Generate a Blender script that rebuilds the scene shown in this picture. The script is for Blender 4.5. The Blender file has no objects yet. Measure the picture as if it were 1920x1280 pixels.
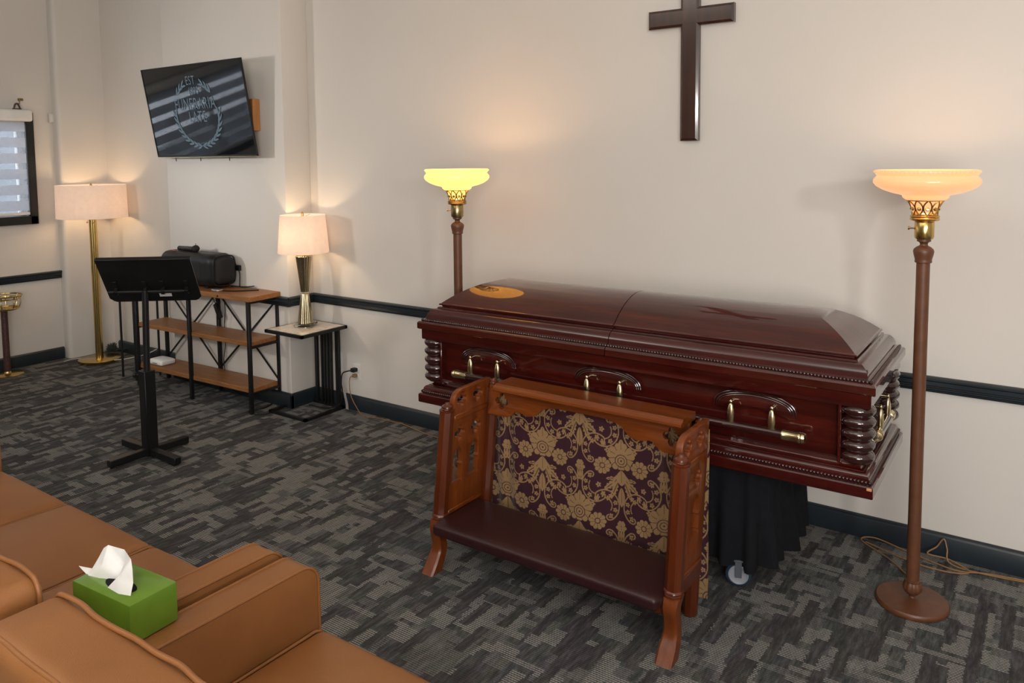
import bpy, bmesh, math, random
import numpy as np
from mathutils import Vector, Matrix
from mathutils.geometry import interpolate_bezier

random.seed(4)
PI = math.pi
sc = bpy.context.scene
COL = sc.collection

# ------------------------------------------------------------------ camera
CAM = Vector((0.0, -3.79, 1.75))
F, CY, YAW, PITCH, ROLL = 1480.5, 414.48, -0.612972, 0.0806732, -0.00877096
cy_, sy_ = math.cos(YAW), math.sin(YAW)
fw = Vector((sy_ * math.cos(PITCH), cy_ * math.cos(PITCH), -math.sin(PITCH)))
rt = Vector((cy_, -sy_, 0))
up = rt.cross(fw)
r2 = rt * math.cos(ROLL) + up * math.sin(ROLL)
u2 = -rt * math.sin(ROLL) + up * math.cos(ROLL)
cam_d = bpy.data.cameras.new('camera')
cam = bpy.data.objects.new('camera', cam_d)
COL.objects.link(cam)
M = Matrix.Identity(4)
for i in range(3):
    M[i][0], M[i][1], M[i][2], M[i][3] = r2[i], u2[i], -fw[i], CAM[i]
cam.matrix_world = M
cam_d.sensor_fit = 'HORIZONTAL'
cam_d.sensor_width = 36.0
cam_d.lens = 36.0 * F / 1920.0
cam_d.shift_y = (CY - 640.0) / 1920.0
cam_d.clip_start = 0.05
sc.camera = cam

# ------------------------------------------------------------------ colour, world, lights
sc.view_settings.view_transform = 'Standard'
sc.view_settings.look = 'None'
sc.view_settings.gamma = 1.0
sc.view_settings.use_curve_mapping = False
sc.view_settings.exposure = 0.0
try:
    sc.cycles.use_denoising = True
    sc.cycles.max_bounces = 10
    sc.cycles.diffuse_bounces = 5
    sc.cycles.glossy_bounces = 5
    sc.cycles.transmission_bounces = 8
    sc.cycles.transparent_max_bounces = 12
    sc.cycles.caustics_reflective = False
    sc.cycles.caustics_refractive = False
    sc.cycles.sample_clamp_indirect = 6.0
except Exception:
    pass

wd = bpy.data.worlds.new('daylight')
sc.world = wd
wd.use_nodes = True
wd.node_tree.nodes['Background'].inputs[0].default_value = (0.80, 0.88, 1.0, 1)
wd.node_tree.nodes['Background'].inputs[1].default_value = 7.0


def area_light(name, loc, target, size, power, color, spread=180):
    d = bpy.data.lights.new(name, 'AREA')
    d.shape = 'DISK'
    d.size = size
    d.energy = power
    d.color = color
    d.spread = math.radians(spread)
    o = bpy.data.objects.new(name, d)
    COL.objects.link(o)
    o.location = loc
    o.rotation_euler = (Vector(target) - Vector(loc)).to_track_quat('-Z', 'Y').to_euler()
    return o


def bulb(name, loc, radius, power, color, parent=None):
    d = bpy.data.lights.new(name, 'POINT')
    d.shadow_soft_size = radius
    d.energy = power
    d.color = color
    o = bpy.data.objects.new(name, d)
    COL.objects.link(o)
    o.location = loc
    if parent:
        o.parent = parent
    return o


# the photographer's strobes: key from behind right of the camera, a weaker one towards the left of the room; the wide lamps after them are added fill
area_light('strobe_key', (2.1, -4.1, 2.3), (-2.2, -0.3, 0.9), 0.30, 34, (1.0, 0.97, 0.93))
area_light('strobe_left', (-5.6, -3.7, 2.0), (-5.3, 0, 1.6), 0.30, 7.5, (1.0, 0.97, 0.93), 76)
area_light('fill_front', (1.1, -5.4, 1.9), (-2.3, 0.0, 0.95), 2.0, 140, (1.0, 0.97, 0.94))  # added soft fill from the front, evens out the wall
area_light('fill_ceiling', (-0.6, -4.6, 2.5), (-0.8, -4.6, 3.6), 1.0, 74, (1.0, 0.97, 0.94))  # added fill aimed at the ceiling to lift the ambient level
area_light('fill_ceiling_left', (-3.8, -5.0, 2.6), (-3.8, -5.0, 3.6), 1.0, 62, (1.0, 0.97, 0.92))  # second added ceiling fill, lifts the left and centre

# ------------------------------------------------------------------ materials
MATS = {}


def new_mat(name):
    m = bpy.data.materials.new(name)
    m.use_nodes = True
    nt = m.node_tree
    b = nt.nodes['Principled BSDF']
    return m, nt, b


def N(nt, kind, **kw):
    n = nt.nodes.new(kind)
    for k, v in kw.items():
        setattr(n, k, v)
    return n


def math_n(nt, op, a, b=None, c=None):
    n = nt.nodes.new('ShaderNodeMath')
    n.operation = op
    for i, v in enumerate((a, b, c)):
        if v is None:
            continue
        if isinstance(v, (int, float)):
            n.inputs[i].default_value = v
        else:
            nt.links.new(v, n.inputs[i])
    return n.outputs[0]


def mix_col(nt, fac, a, b, mode='MIX'):
    n = nt.nodes.new('ShaderNodeMix')
    n.data_type = 'RGBA'
    n.blend_type = mode
    for sock, v in ((n.inputs['Factor'], fac), (n.inputs['A'], a), (n.inputs['B'], b)):
        if isinstance(v, (int, float)):
            sock.default_value = v
        elif isinstance(v, tuple):
            sock.default_value = (*v, 1) if len(v) == 3 else v
        else:
            nt.links.new(v, sock)
    # colour sockets are the RGBA ones
    return n


def mixc(nt, fac, a, b, mode='MIX'):
    n = nt.nodes.new('ShaderNodeMix')
    n.data_type = 'RGBA'
    n.blend_type = mode
    fs, as_, bs = n.inputs[0], n.inputs[6], n.inputs[7]
    for sock, v in ((fs, fac), (as_, a), (bs, b)):
        if isinstance(v, (int, float)):
            sock.default_value = v
        elif isinstance(v, tuple):
            sock.default_value = (*v, 1) if len(v) == 3 else v
        else:
            nt.links.new(v, sock)
    return n.outputs[2]


def coords(nt, scale=(1, 1, 1)):
    tc = nt.nodes.new('ShaderNodeTexCoord')
    mp = nt.nodes.new('ShaderNodeMapping')
    mp.inputs['Scale'].default_value = scale
    nt.links.new(tc.outputs['Object'], mp.inputs['Vector'])
    return mp.outputs[0]


def noise(nt, vec, scale, detail=3, rough=0.5):
    n = nt.nodes.new('ShaderNodeTexNoise')
    n.inputs['Scale'].default_value = scale
    n.inputs['Detail'].default_value = detail
    n.inputs['Roughness'].default_value = rough
    nt.links.new(vec, n.inputs['Vector'])
    return n.outputs['Fac']


def ramp(nt, fac, stops):
    n = nt.nodes.new('ShaderNodeValToRGB')
    e = n.color_ramp.elements
    while len(e) < len(stops):
        e.new(0.5)
    for el, (p, c) in zip(e, stops):
        el.position = p
        el.color = (*c, 1)
    nt.links.new(fac, n.inputs['Fac'])
    return n.outputs['Color']


def bump(nt, b, height, strength=0.2, dist=0.01):
    n = nt.nodes.new('ShaderNodeBump')
    n.inputs['Strength'].default_value = strength
    n.inputs['Distance'].default_value = dist
    nt.links.new(height, n.inputs['Height'])
    nt.links.new(n.outputs[0], b.inputs['Normal'])


def plain(name, col, rough=0.5, metal=0.0, var=0.06, scale=8.0, coat=0.0, bumps=0.0, bscale=200.0, spec=None):
    m, nt, b = new_mat(name)
    v = coords(nt)
    f = noise(nt, v, scale, 4)
    lo = tuple(max(0, c * (1 - var)) for c in col)
    hi = tuple(min(1, c * (1 + var)) for c in col)
    nt.links.new(ramp(nt, f, [(0.3, lo), (0.7, hi)]), b.inputs['Base Color'])
    b.inputs['Roughness'].default_value = rough
    b.inputs['Metallic'].default_value = metal
    b.inputs['Coat Weight'].default_value = coat
    b.inputs['Coat Roughness'].default_value = 0.06
    if spec is not None:
        b.inputs['Specular IOR Level'].default_value = spec
    if bumps:
        bump(nt, b, noise(nt, v, bscale, 3), bumps, 0.002)
    MATS[name] = m
    return m


def wood(name, dark, mid, light, rough, coat, stretch=(1.2, 14, 14), scale=3.0, coatr=0.05):
    m, nt, b = new_mat(name)
    v = coords(nt, stretch)
    f = noise(nt, v, scale, 6, 0.6)
    f2 = noise(nt, v, scale * 7, 3, 0.6)
    s = math_n(nt, 'ADD', math_n(nt, 'MULTIPLY', f, 0.75), math_n(nt, 'MULTIPLY', f2, 0.25))
    nt.links.new(ramp(nt, s, [(0.32, dark), (0.5, mid), (0.68, light)]), b.inputs['Base Color'])
    b.inputs['Roughness'].default_value = rough
    b.inputs['Coat Weight'].default_value = coat
    b.inputs['Coat Roughness'].default_value = coatr
    MATS[name] = m
    return m


# painted wall: warm off-white with a fine roller nap
m, nt, b = new_mat('wall_paint')
v = coords(nt)
nt.links.new(ramp(nt, noise(nt, v, 1.1, 3), [(0.3, (0.675, 0.632, 0.580)), (0.7, (0.705, 0.662, 0.610))]), b.inputs['Base Color'])
b.inputs['Roughness'].default_value = 0.55
bump(nt, b, noise(nt, v, 260, 2), 0.12, 0.002)
MATS['wall_paint'] = m
plain('ceiling_paint', (0.82, 0.80, 0.75), 0.8)
plain('trim_paint', (0.014, 0.021, 0.027), 0.33, var=0.15)
plain('window_black', (0.008, 0.010, 0.010), 0.45)
plain('white_plastic', (0.72, 0.70, 0.66), 0.4)
plain('white_enamel', (0.8, 0.8, 0.78), 0.3)


def carpet():
    m, nt, b = new_mat('carpet')
    tc = nt.nodes.new('ShaderNodeTexCoord')
    sep = nt.nodes.new('ShaderNodeSeparateXYZ')
    nt.links.new(tc.outputs['Object'], sep.inputs[0])
    x, y = sep.outputs[0], sep.outputs[1]

    rowi = math_n(nt, 'FLOOR', math_n(nt, 'DIVIDE', y, 0.0098))
    wr = nt.nodes.new('ShaderNodeTexWhiteNoise')
    wr.noise_dimensions = '1D'
    nt.links.new(rowi, wr.inputs['W'])
    xj = math_n(nt, 'ADD', x, math_n(nt, 'MULTIPLY', wr.outputs['Value'], 0.007))
    yj = math_n(nt, 'MULTIPLY', rowi, 0.0098)

    def cells(sx, sy, ox, oy, shift, x=xj, y=yj):
        # blocks: columns of width sx, each column slid by its own amount, blocks of length sy
        ci = math_n(nt, 'FLOOR', math_n(nt, 'DIVIDE', math_n(nt, 'ADD', x, ox), sx))
        w1 = nt.nodes.new('ShaderNodeTexWhiteNoise')
        w1.noise_dimensions = '1D'
        nt.links.new(math_n(nt, 'ADD', ci, shift), w1.inputs['W'])
        sl = math_n(nt, 'MULTIPLY', w1.outputs['Value'], 7.0)
        ri = math_n(nt, 'FLOOR', math_n(nt, 'ADD', math_n(nt, 'DIVIDE', math_n(nt, 'ADD', y, oy), sy), sl))
        w2 = nt.nodes.new('ShaderNodeTexWhiteNoise')
        w2.noise_dimensions = '2D'
        cb = nt.nodes.new('ShaderNodeCombineXYZ')
        nt.links.new(ci, cb.inputs[0])
        nt.links.new(ri, cb.inputs[1])
        nt.links.new(cb.outputs[0], w2.inputs['Vector'])
        return w2.outputs['Value'], w2.outputs['Color']

    a, ac = cells(0.058, 0.092, 40.0, 40.0, 3)
    c, cc = cells(0.102, 0.044, 41.3, 42.2, 11)
    d, dc = cells(0.042, 0.165, 43.1, 40.7, 23)
    e, ec = cells(0.170, 0.030, 44.4, 41.1, 37)
    light = math_n(nt, 'MAXIMUM', math_n(nt, 'GREATER_THAN', a, 0.72), math_n(nt, 'GREATER_THAN', c, 0.80))
    light = math_n(nt, 'MAXIMUM', light, math_n(nt, 'MULTIPLY', math_n(nt, 'GREATER_THAN', e, 0.86), 0.8))
    light = math_n(nt, 'MAXIMUM', light, math_n(nt, 'MULTIPLY', math_n(nt, 'MAXIMUM', math_n(nt, 'GREATER_THAN', a, 0.50), math_n(nt, 'GREATER_THAN', c, 0.66)), 0.36))
    darkm = math_n(nt, 'MAXIMUM', math_n(nt, 'GREATER_THAN', d, 0.70), math_n(nt, 'GREATER_THAN', c, 2.0))
    light = math_n(nt, 'MULTIPLY', light, math_n(nt, 'SUBTRACT', 1.0, darkm))
    # loops: rows along x, each row made of short loops, rows offset by half a loop
    P, Q = 0.0115, 0.0098
    row = math_n(nt, 'FLOOR', math_n(nt, 'DIVIDE', y, Q))
    odd = math_n(nt, 'MULTIPLY', math_n(nt, 'MODULO', math_n(nt, 'ABSOLUTE', row), 2.0), 0.5)
    wx = math_n(nt, 'SINE', math_n(nt, 'MULTIPLY', math_n(nt, 'ADD', math_n(nt, 'DIVIDE', x, P), odd), 2 * PI))
    wy = math_n(nt, 'SINE', math_n(nt, 'MULTIPLY', math_n(nt, 'DIVIDE', y, Q), 2 * PI))
    loop = math_n(nt, 'ADD', math_n(nt, 'MULTIPLY', wy, 0.36), math_n(nt, 'MULTIPLY', wx, 0.14))
    loop = math_n(nt, 'ADD', loop, 0.5)
    fine = noise(nt, tc.outputs['Object'], 420, 2, 0.7)
    soft = noise(nt, tc.outputs['Object'], 60, 3, 0.6)
    heath = noise(nt, coords(nt, (1, 0.16, 1)), 60, 4, 0.7)
    base = ramp(nt, heath, [(0.34, (0.037, 0.0378, 0.0395)), (0.5, (0.067, 0.0672, 0.0690)), (0.66, (0.116, 0.1155, 0.117))])
    tint = mixc(nt, 0.07, base, dc, 'SOFT_LIGHT')
    darkc = mixc(nt, math_n(nt, 'MULTIPLY', darkm, 0.32), tint, (0.026, 0.026, 0.027))
    lc = ramp(nt, soft, [(0.3, (0.245, 0.238, 0.224)), (0.7, (0.335, 0.326, 0.310))])
    lf = math_n(nt, 'MULTIPLY', light, math_n(nt, 'ADD', math_n(nt, 'MULTIPLY', loop, 1.7), -0.48))
    col = mixc(nt, lf, darkc, lc)
    sp = mixc(nt, 0.75, col, ramp(nt, fine, [(0.3, (0.25, 0.25, 0.25)), (0.7, (0.85, 0.83, 0.80))]), 'OVERLAY')
    nt.links.new(sp, b.inputs['Base Color'])
    b.inputs['Roughness'].default_value = 1.0
    b.inputs['Specular IOR Level'].default_value = 0.1
    hh = math_n(nt, 'ADD', loop, math_n(nt, 'MULTIPLY', fine, 0.8))
    bump(nt, b, hh, 0.5, 0.003)
    MATS['carpet'] = m


carpet()
wood('mahogany', (0.021, 0.0019, 0.0014), (0.042, 0.0038, 0.0026), (0.072, 0.0074, 0.0044), 0.35, 1.0, (1.0, 12, 12), 2.6, 0.012)
MATS['mahogany'].node_tree.nodes['Principled BSDF'].inputs['Specular IOR Level'].default_value = 0.15
MATS['mahogany'].node_tree.nodes['Principled BSDF'].inputs['Coat IOR'].default_value = 1.6
plain('mahogany_dark', (0.026, 0.0055, 0.0045), 0.2, coat=1.0)
wood('church_oak', (0.100, 0.0205, 0.0022), (0.158, 0.034, 0.0038), (0.21, 0.050, 0.0060), 0.38, 0.16, (9, 9, 0.8), 3.0, 0.15)
wood('church_oak_long', (0.100, 0.0205, 0.0022), (0.158, 0.034, 0.0038), (0.21, 0.050, 0.0060), 0.38, 0.16, (0.8, 9, 9), 3.0, 0.15)
wood('post_wood', (0.062, 0.0105, 0.0022), (0.09, 0.0165, 0.0034), (0.12, 0.0245, 0.005), 0.3, 0.3, (9, 9, 0.8), 3.0, 0.1)
wood('cross_wood', (0.026, 0.010, 0.0065), (0.042, 0.0155, 0.0095), (0.06, 0.022, 0.0135), 0.3, 0.75, (9, 9, 1.0), 3.0, 0.10)
wood('shelf_wood', (0.175, 0.068, 0.019), (0.26, 0.105, 0.031), (0.34, 0.148, 0.048), 0.5, 0.1, (1.5, 14, 14), 4.0, 0.3)
wood('mount_wood', (0.30, 0.12, 0.03), (0.42, 0.18, 0.05), (0.5, 0.22, 0.07), 0.5, 0.1, (9, 9, 1), 4.0, 0.3)
plain('black_metal', (0.0075, 0.0075, 0.008), 0.42, var=0.2, spec=0.35)
plain('black_plastic', (0.008, 0.008, 0.008), 0.45, var=0.2, bumps=0.15, bscale=300, spec=0.35)
plain('speaker_cloth', (0.011, 0.0095, 0.009), 0.8, var=0.2, bumps=0.4, bscale=500)
plain('grey_plastic', (0.10, 0.11, 0.13), 0.35)
plain('caster_grey', (0.30, 0.31, 0.35), 0.4)
plain('caster_tyre', (0.02, 0.04, 0.07), 0.3, coat=0.4)
plain('steel', (0.55, 0.55, 0.55), 0.3, 1.0)
plain('brass', (0.62, 0.44, 0.16), 0.22, 1.0, var=0.1)
plain('old_brass', (0.36, 0.27, 0.13), 0.3, 1.0, var=0.25, scale=40)
plain('pale_brass', (0.68, 0.56, 0.33), 0.25, 1.0, var=0.1)
plain('champagne', (0.50, 0.42, 0.27), 0.24, 1.0, var=0.08)
plain('bronze_paint', (0.118, 0.043, 0.0185), 0.45, var=0.14, scale=30, coat=0.06)
plain('rust_post', (0.07, 0.028, 0.026), 0.5, var=0.5, scale=60)
plain('black_cloth', (0.0075, 0.0082, 0.0105), 0.95, var=0.2, scale=30, spec=0.2)
plain('oxblood_vinyl', (0.026, 0.0052, 0.0065), 0.42, var=0.12, scale=30, bumps=0.2, bscale=350)
plain('green_card', (0.125, 0.235, 0.020), 0.22, var=0.06, scale=20, coat=0.2)
plain('tissue', (0.86, 0.85, 0.83), 0.9, var=0.03)
plain('cord_tan', (0.26, 0.145, 0.062), 0.5)
plain('cord_white', (0.6, 0.57, 0.5), 0.5)
plain('paper_tag', (0.62, 0.57, 0.53), 0.7, var=0.15, scale=90)
plain('wood_chip', (0.55, 0.25, 0.10), 0.7)
plain('silver_foil', (0.5, 0.48, 0.45), 0.3, 0.8, var=0.3, scale=60)
plain('red_light', (0.4, 0.03, 0.02), 0.4)
plain('plush', (0.05, 0.055, 0.045), 0.95, var=0.4, scale=80)

# leather
m, nt, b = new_mat('tan_leather')
v = coords(nt)
big = noise(nt, v, 2.2, 4, 0.6)
nt.links.new(ramp(nt, big, [(0.3, (0.225, 0.086, 0.024)), (0.55, (0.262, 0.103, 0.030)), (0.75, (0.295, 0.122, 0.039))]), b.inputs['Base Color'])
b.inputs['Roughness'].default_value = 0.46
vor = nt.nodes.new('ShaderNodeTexVoronoi')
vor.inputs['Scale'].default_value = 420
nt.links.new(v, vor.inputs['Vector'])
bump(nt, b, math_n(nt, 'ADD', vor.outputs['Distance'], math_n(nt, 'MULTIPLY', noise(nt, v, 14, 3), 3.0)), 0.22, 0.0015)
MATS['tan_leather'] = m

# marble-like table top
m, nt, b = new_mat('marble')
v = coords(nt)
w = noise(nt, v, 5, 6, 0.7)
nt.links.new(ramp(nt, w, [(0.40, (0.70, 0.62, 0.52)), (0.485, (0.74, 0.67, 0.57)), (0.50, (0.42, 0.30, 0.19)), (0.515, (0.74, 0.67, 0.57)), (0.65, (0.70, 0.62, 0.52))]), b.inputs['Base Color'])
b.inputs['Roughness'].default_value = 0.15
MATS['marble'] = m

# clear acrylic / glass
m, nt, b = new_mat('acrylic')
b.inputs['Base Color'].default_value = (0.95, 0.96, 0.95, 1)
b.inputs['Roughness'].default_value = 0.03
b.inputs['Transmission Weight'].default_value = 1.0
b.inputs['IOR'].default_value = 1.47
nz = noise(nt, coords(nt), 30, 2)
nt.links.new(math_n(nt, 'MULTIPLY', nz, 0.06), b.inputs['Roughness'])
MATS['acrylic'] = m


def translucent(name, col, tcol, mixf, rough=0.6, gloss=0.0, lit=None):
    m, nt, b = new_mat(name)
    v = coords(nt)
    out = nt.nodes['Material Output']
    nt.nodes.remove(b)
    d = nt.nodes.new('ShaderNodeBsdfDiffuse')
    t = nt.nodes.new('ShaderNodeBsdfTranslucent')
    f = noise(nt, v, 30, 3)
    nt.links.new(ramp(nt, f, [(0.3, tuple(c * 0.95 for c in col)), (0.7, col)]), d.inputs['Color'])
    nt.links.new(ramp(nt, f, [(0.3, tuple(c * 0.94 for c in tcol)), (0.7, tcol)]), t.inputs['Color'])
    mx = nt.nodes.new('ShaderNodeMixShader')
    mx.inputs[0].default_value = mixf
    nt.links.new(d.outputs[0], mx.inputs[1])
    nt.links.new(t.outputs[0], mx.inputs[2])
    res = mx.outputs[0]
    if gloss:
        g = nt.nodes.new('ShaderNodeBsdfGlossy')
        g.inputs['Roughness'].default_value = 0.12
        fr = nt.nodes.new('ShaderNodeFresnel')
        fr.inputs['IOR'].default_value = 1.45
        m2 = nt.nodes.new('ShaderNodeMixShader')
        nt.links.new(fr.outputs[0], m2.inputs[0])
        nt.links.new(res, m2.inputs[1])
        nt.links.new(g.outputs[0], m2.inputs[2])
        res = m2.outputs[0]
    if lit:
        e = nt.nodes.new('ShaderNodeEmission')
        e.inputs['Color'].default_value = (*lit[0], 1)
        e.inputs['Strength'].default_value = lit[1]
        ad = nt.nodes.new('ShaderNodeAddShader')
        nt.links.new(res, ad.inputs[0])
        nt.links.new(e.outputs[0], ad.inputs[1])
        res = ad.outputs[0]
    nt.links.new(res, out.inputs['Surface'])
    MATS[name] = m
    return m


translucent('lamp_linen', (0.82, 0.77, 0.74), (0.88, 0.79, 0.72), 0.52, lit=((1.0, 0.82, 0.72), 0.07))
translucent('peach_glass', (0.80, 0.56, 0.33), (0.88, 0.58, 0.28), 0.52, gloss=1, lit=((1.0, 0.53, 0.29), 0.56))
translucent('butter_glass', (0.84, 0.68, 0.30), (0.92, 0.70, 0.24), 0.52, gloss=1, lit=((1.0, 0.46, 0.11), 2.0))
translucent('blind_fabric', (0.76, 0.78, 0.82), (0.80, 0.83, 0.88), 0.62)
plain('outside_render', (0.11, 0.115, 0.12), 0.9)


def sheer():
    m, nt, b = new_mat('blind_sheer')
    out = nt.nodes['Material Output']
    nt.nodes.remove(b)
    d = nt.nodes.new('ShaderNodeBsdfTranslucent')
    f = noise(nt, coords(nt), 40, 2)
    nt.links.new(ramp(nt, f, [(0.3, (0.6, 0.62, 0.65)), (0.7, (0.7, 0.72, 0.75))]), d.inputs['Color'])
    t = nt.nodes.new('ShaderNodeBsdfTransparent')
    mx = nt.nodes.new('ShaderNodeMixShader')
    mx.inputs[0].default_value = 0.68
    nt.links.new(d.outputs[0], mx.inputs[1])
    nt.links.new(t.outputs[0], mx.inputs[2])
    nt.links.new(mx.outputs[0], out.inputs['Surface'])
    MATS['blind_sheer'] = m


sheer()
# window pane: thin glass that lets daylight straight through
m, nt, b = new_mat('window_glass')
out = nt.nodes['Material Output']
nt.nodes.remove(b)
t = nt.nodes.new('ShaderNodeBsdfTransparent')
g = nt.nodes.new('ShaderNodeBsdfGlossy')
g.inputs['Roughness'].default_value = 0.02
fr = nt.nodes.new('ShaderNodeFresnel')
nt.links.new(math_n(nt, 'ADD', math_n(nt, 'MULTIPLY', noise(nt, coords(nt), 3, 1), 0.02), 1.44), fr.inputs['IOR'])
mx = nt.nodes.new('ShaderNodeMixShader')
nt.links.new(fr.outputs[0], mx.inputs[0])
nt.links.new(t.outputs[0], mx.inputs[1])
nt.links.new(g.outputs[0], mx.inputs[2])
nt.links.new(mx.outputs[0], out.inputs['Surface'])
MATS['window_glass'] = m

# tv screen: dark glass
m, nt, b = new_mat('screen_glass')
nt.links.new(ramp(nt, noise(nt, coords(nt), 5, 2), [(0.3, (0.004, 0.005, 0.006)), (0.7, (0.006, 0.007, 0.009))]), b.inputs['Base Color'])
b.inputs['Roughness'].default_value = 0.045
b.inputs['Specular IOR Level'].default_value = 0.42
MATS['screen_glass'] = m


def glow(name, col, strength, clear=0.0):
    m, nt, b = new_mat(name)
    nt.links.new(ramp(nt, noise(nt, coords(nt), 20, 2), [(0.3, tuple(c * 0.9 for c in col)), (0.7, col)]), b.inputs['Emission Color'])
    b.inputs['Base Color'].default_value = (0.02, 0.02, 0.02, 1)
    b.inputs['Emission Strength'].default_value = strength
    if clear:
        out = nt.nodes['Material Output']
        t = nt.nodes.new('ShaderNodeBsdfTransparent')
        mx = nt.nodes.new('ShaderNodeMixShader')
        mx.inputs[0].default_value = clear
        nt.links.new(b.outputs[0], mx.inputs[1])
        nt.links.new(t.outputs[0], mx.inputs[2])
        nt.links.new(mx.outputs[0], out.inputs['Surface'])
    MATS[name] = m


glow('screen_print', (0.42, 0.62, 0.78), 0.17)
glow('bulb_glow', (1.0, 0.62, 0.28), 9.0, 0.75)
glow('filigree_glow', (1.0, 0.35, 0.10), 2.2)

# damask: gold figure held in a colour attribute of the cloth
m, nt, b = new_mat('damask')
at = nt.nodes.new('ShaderNodeAttribute')
at.attribute_name = 'figure'
v = coords(nt)
weave = noise(nt, v, 500, 2)
gold = ramp(nt, weave, [(0.3, (0.235, 0.138, 0.058)), (0.7, (0.34, 0.21, 0.095))])
wine = ramp(nt, weave, [(0.3, (0.030, 0.0040, 0.0105)), (0.7, (0.042, 0.0065, 0.0155))])
nt.links.new(mixc(nt, at.outputs['Fac'], wine, gold), b.inputs['Base Color'])
b.inputs['Roughness'].default_value = 0.5
b.inputs['Sheen Weight'].default_value = 0.2
MATS['damask'] = m


# ------------------------------------------------------------------ object helpers
def link(o):
    COL.objects.link(o)
    return o


def finish(me, mat, angle=40):
    if mat:
        me.materials.append(MATS[mat])
    me.polygons.foreach_set('use_smooth', [True] * len(me.polygons))
    try:
        me.set_sharp_from_angle(angle=math.radians(angle))
    except Exception:
        pass


def obj(name, bm, mat, parent=None, angle=40):
    me = bpy.data.meshes.new(name)
    bmesh.ops.recalc_face_normals(bm, faces=bm.faces)
    bm.to_mesh(me)
    bm.free()
    finish(me, mat, angle)
    o = bpy.data.objects.new(name, me)
    if parent:
        o.parent = parent
    return link(o)


def thing(name, label, cat, loc=(0, 0, 0), rz=0.0, group=None):
    o = bpy.data.objects.new(name, None)
    o.empty_display_size = 0.1
    o.location = loc
    o.rotation_euler = (0, 0, rz)
    tag(o, label, cat, group)
    return link(o)


def tag(o, label, cat, group=None):
    o['label'] = label
    o['category'] = cat
    if group:
        o['group'] = group
    return o


def struct(o, label=None):
    o['kind'] = 'structure'
    if label:
        o['label'] = label
    return o


def dup(root, loc, rz, label, group=None):
    r = root.copy()
    link(r)
    r.location = loc
    r.rotation_euler = (0, 0, rz)
    r['label'] = label
    if group:
        r['group'] = group
    for ch in list(root.children):
        c = ch.copy()
        link(c)
        c.parent = r
        for g in ch.children:
            d = g.copy()
            link(d)
            d.parent = c
    return r


def BM():
    return bmesh.new()


def merge(bm, other):
    me = bpy.data.meshes.new('tmp')
    other.to_mesh(me)
    other.free()
    bm.from_mesh(me)
    bpy.data.meshes.remove(me)
    return bm


def box(bm, x0, x1, y0, y1, z0, z1, bev=0.0, seg=2, mat=None):
    t = bmesh.new()
    bmesh.ops.create_cube(t, size=1)
    for vv in t.verts:
        vv.co = Vector((x0 + (vv.co.x + 0.5) * (x1 - x0), y0 + (vv.co.y + 0.5) * (y1 - y0), z0 + (vv.co.z + 0.5) * (z1 - z0)))
    if bev:
        bmesh.ops.bevel(t, geom=list(t.edges), offset=bev, segments=seg, profile=0.5, affect='EDGES')
    if mat is not None:
        bmesh.ops.transform(t, matrix=mat, verts=t.verts)
    return merge(bm, t)


def bar(bm, p0, p1, w, h=None, upv=(0, 0, 1), bev=0.0):
    """a rectangular bar from p0 to p1"""
    p0, p1 = Vector(p0), Vector(p1)
    h = h or w
    d = (p1 - p0)
    L = d.length
    z = d.normalized()
    x = Vector(upv).cross(z)
    if x.length < 1e-4:
        x = Vector((1, 0, 0))
    x.normalize()
    y = z.cross(x)
    mt = Matrix(((x.x, y.x, z.x, p0.x), (x.y, y.y, z.y, p0.y), (x.z, y.z, z.z, p0.z), (0, 0, 0, 1)))
    return box(bm, -w / 2, w / 2, -h / 2, h / 2, 0, L, bev, 1, mt)


def lathe(bm, prof, seg=40, c=(0, 0, 0), mod=None):
    """prof = [(r, z)...]; closed with caps where r > 0 at an end"""
    rings = []
    for r, z in prof:
        if r < 1e-6:
            rings.append([bm.verts.new((c[0], c[1], c[2] + z))])
        else:
            ring = []
            for i in range(seg):
                a = 2 * PI * i / seg
                rr = r * (mod(a, z) if mod else 1.0)
                ring.append(bm.verts.new((c[0] + rr * math.cos(a), c[1] + rr * math.sin(a), c[2] + z)))
            rings.append(ring)
    for A, B in zip(rings, rings[1:]):
        if len(A) == 1 and len(B) == 1:
            continue
        if len(A) == 1:
            for i in range(seg):
                bm.faces.new((A[0], B[i], B[(i + 1) % seg]))
        elif len(B) == 1:
            for i in range(seg):
                bm.faces.new((A[i], A[(i + 1) % seg], B[0]))
        else:
            for i in range(seg):
                bm.faces.new((A[i], A[(i + 1) % seg], B[(i + 1) % seg], B[i]))
    if len(rings[0]) > 1:
        bm.faces.new(rings[0])
    if len(rings[-1]) > 1:
        bm.faces.new(rings[-1])
    return bm


def lathe_open(bm, prof, seg=48, c=(0, 0, 0), mod=None):
    rings = []
    for r, z in prof:
        ring = []
        for i in range(seg):
            a = 2 * PI * i / seg
            rr = r * (mod(a, z) if mod else 1.0)
            ring.append(bm.verts.new((c[0] + rr * math.cos(a), c[1] + rr * math.sin(a), c[2] + z)))
        rings.append(ring)
    for A, B in zip(rings, rings[1:]):
        for i in range(seg):
            bm.faces.new((A[i], A[(i + 1) % seg], B[(i + 1) % seg], B[i]))
    return bm


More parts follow.
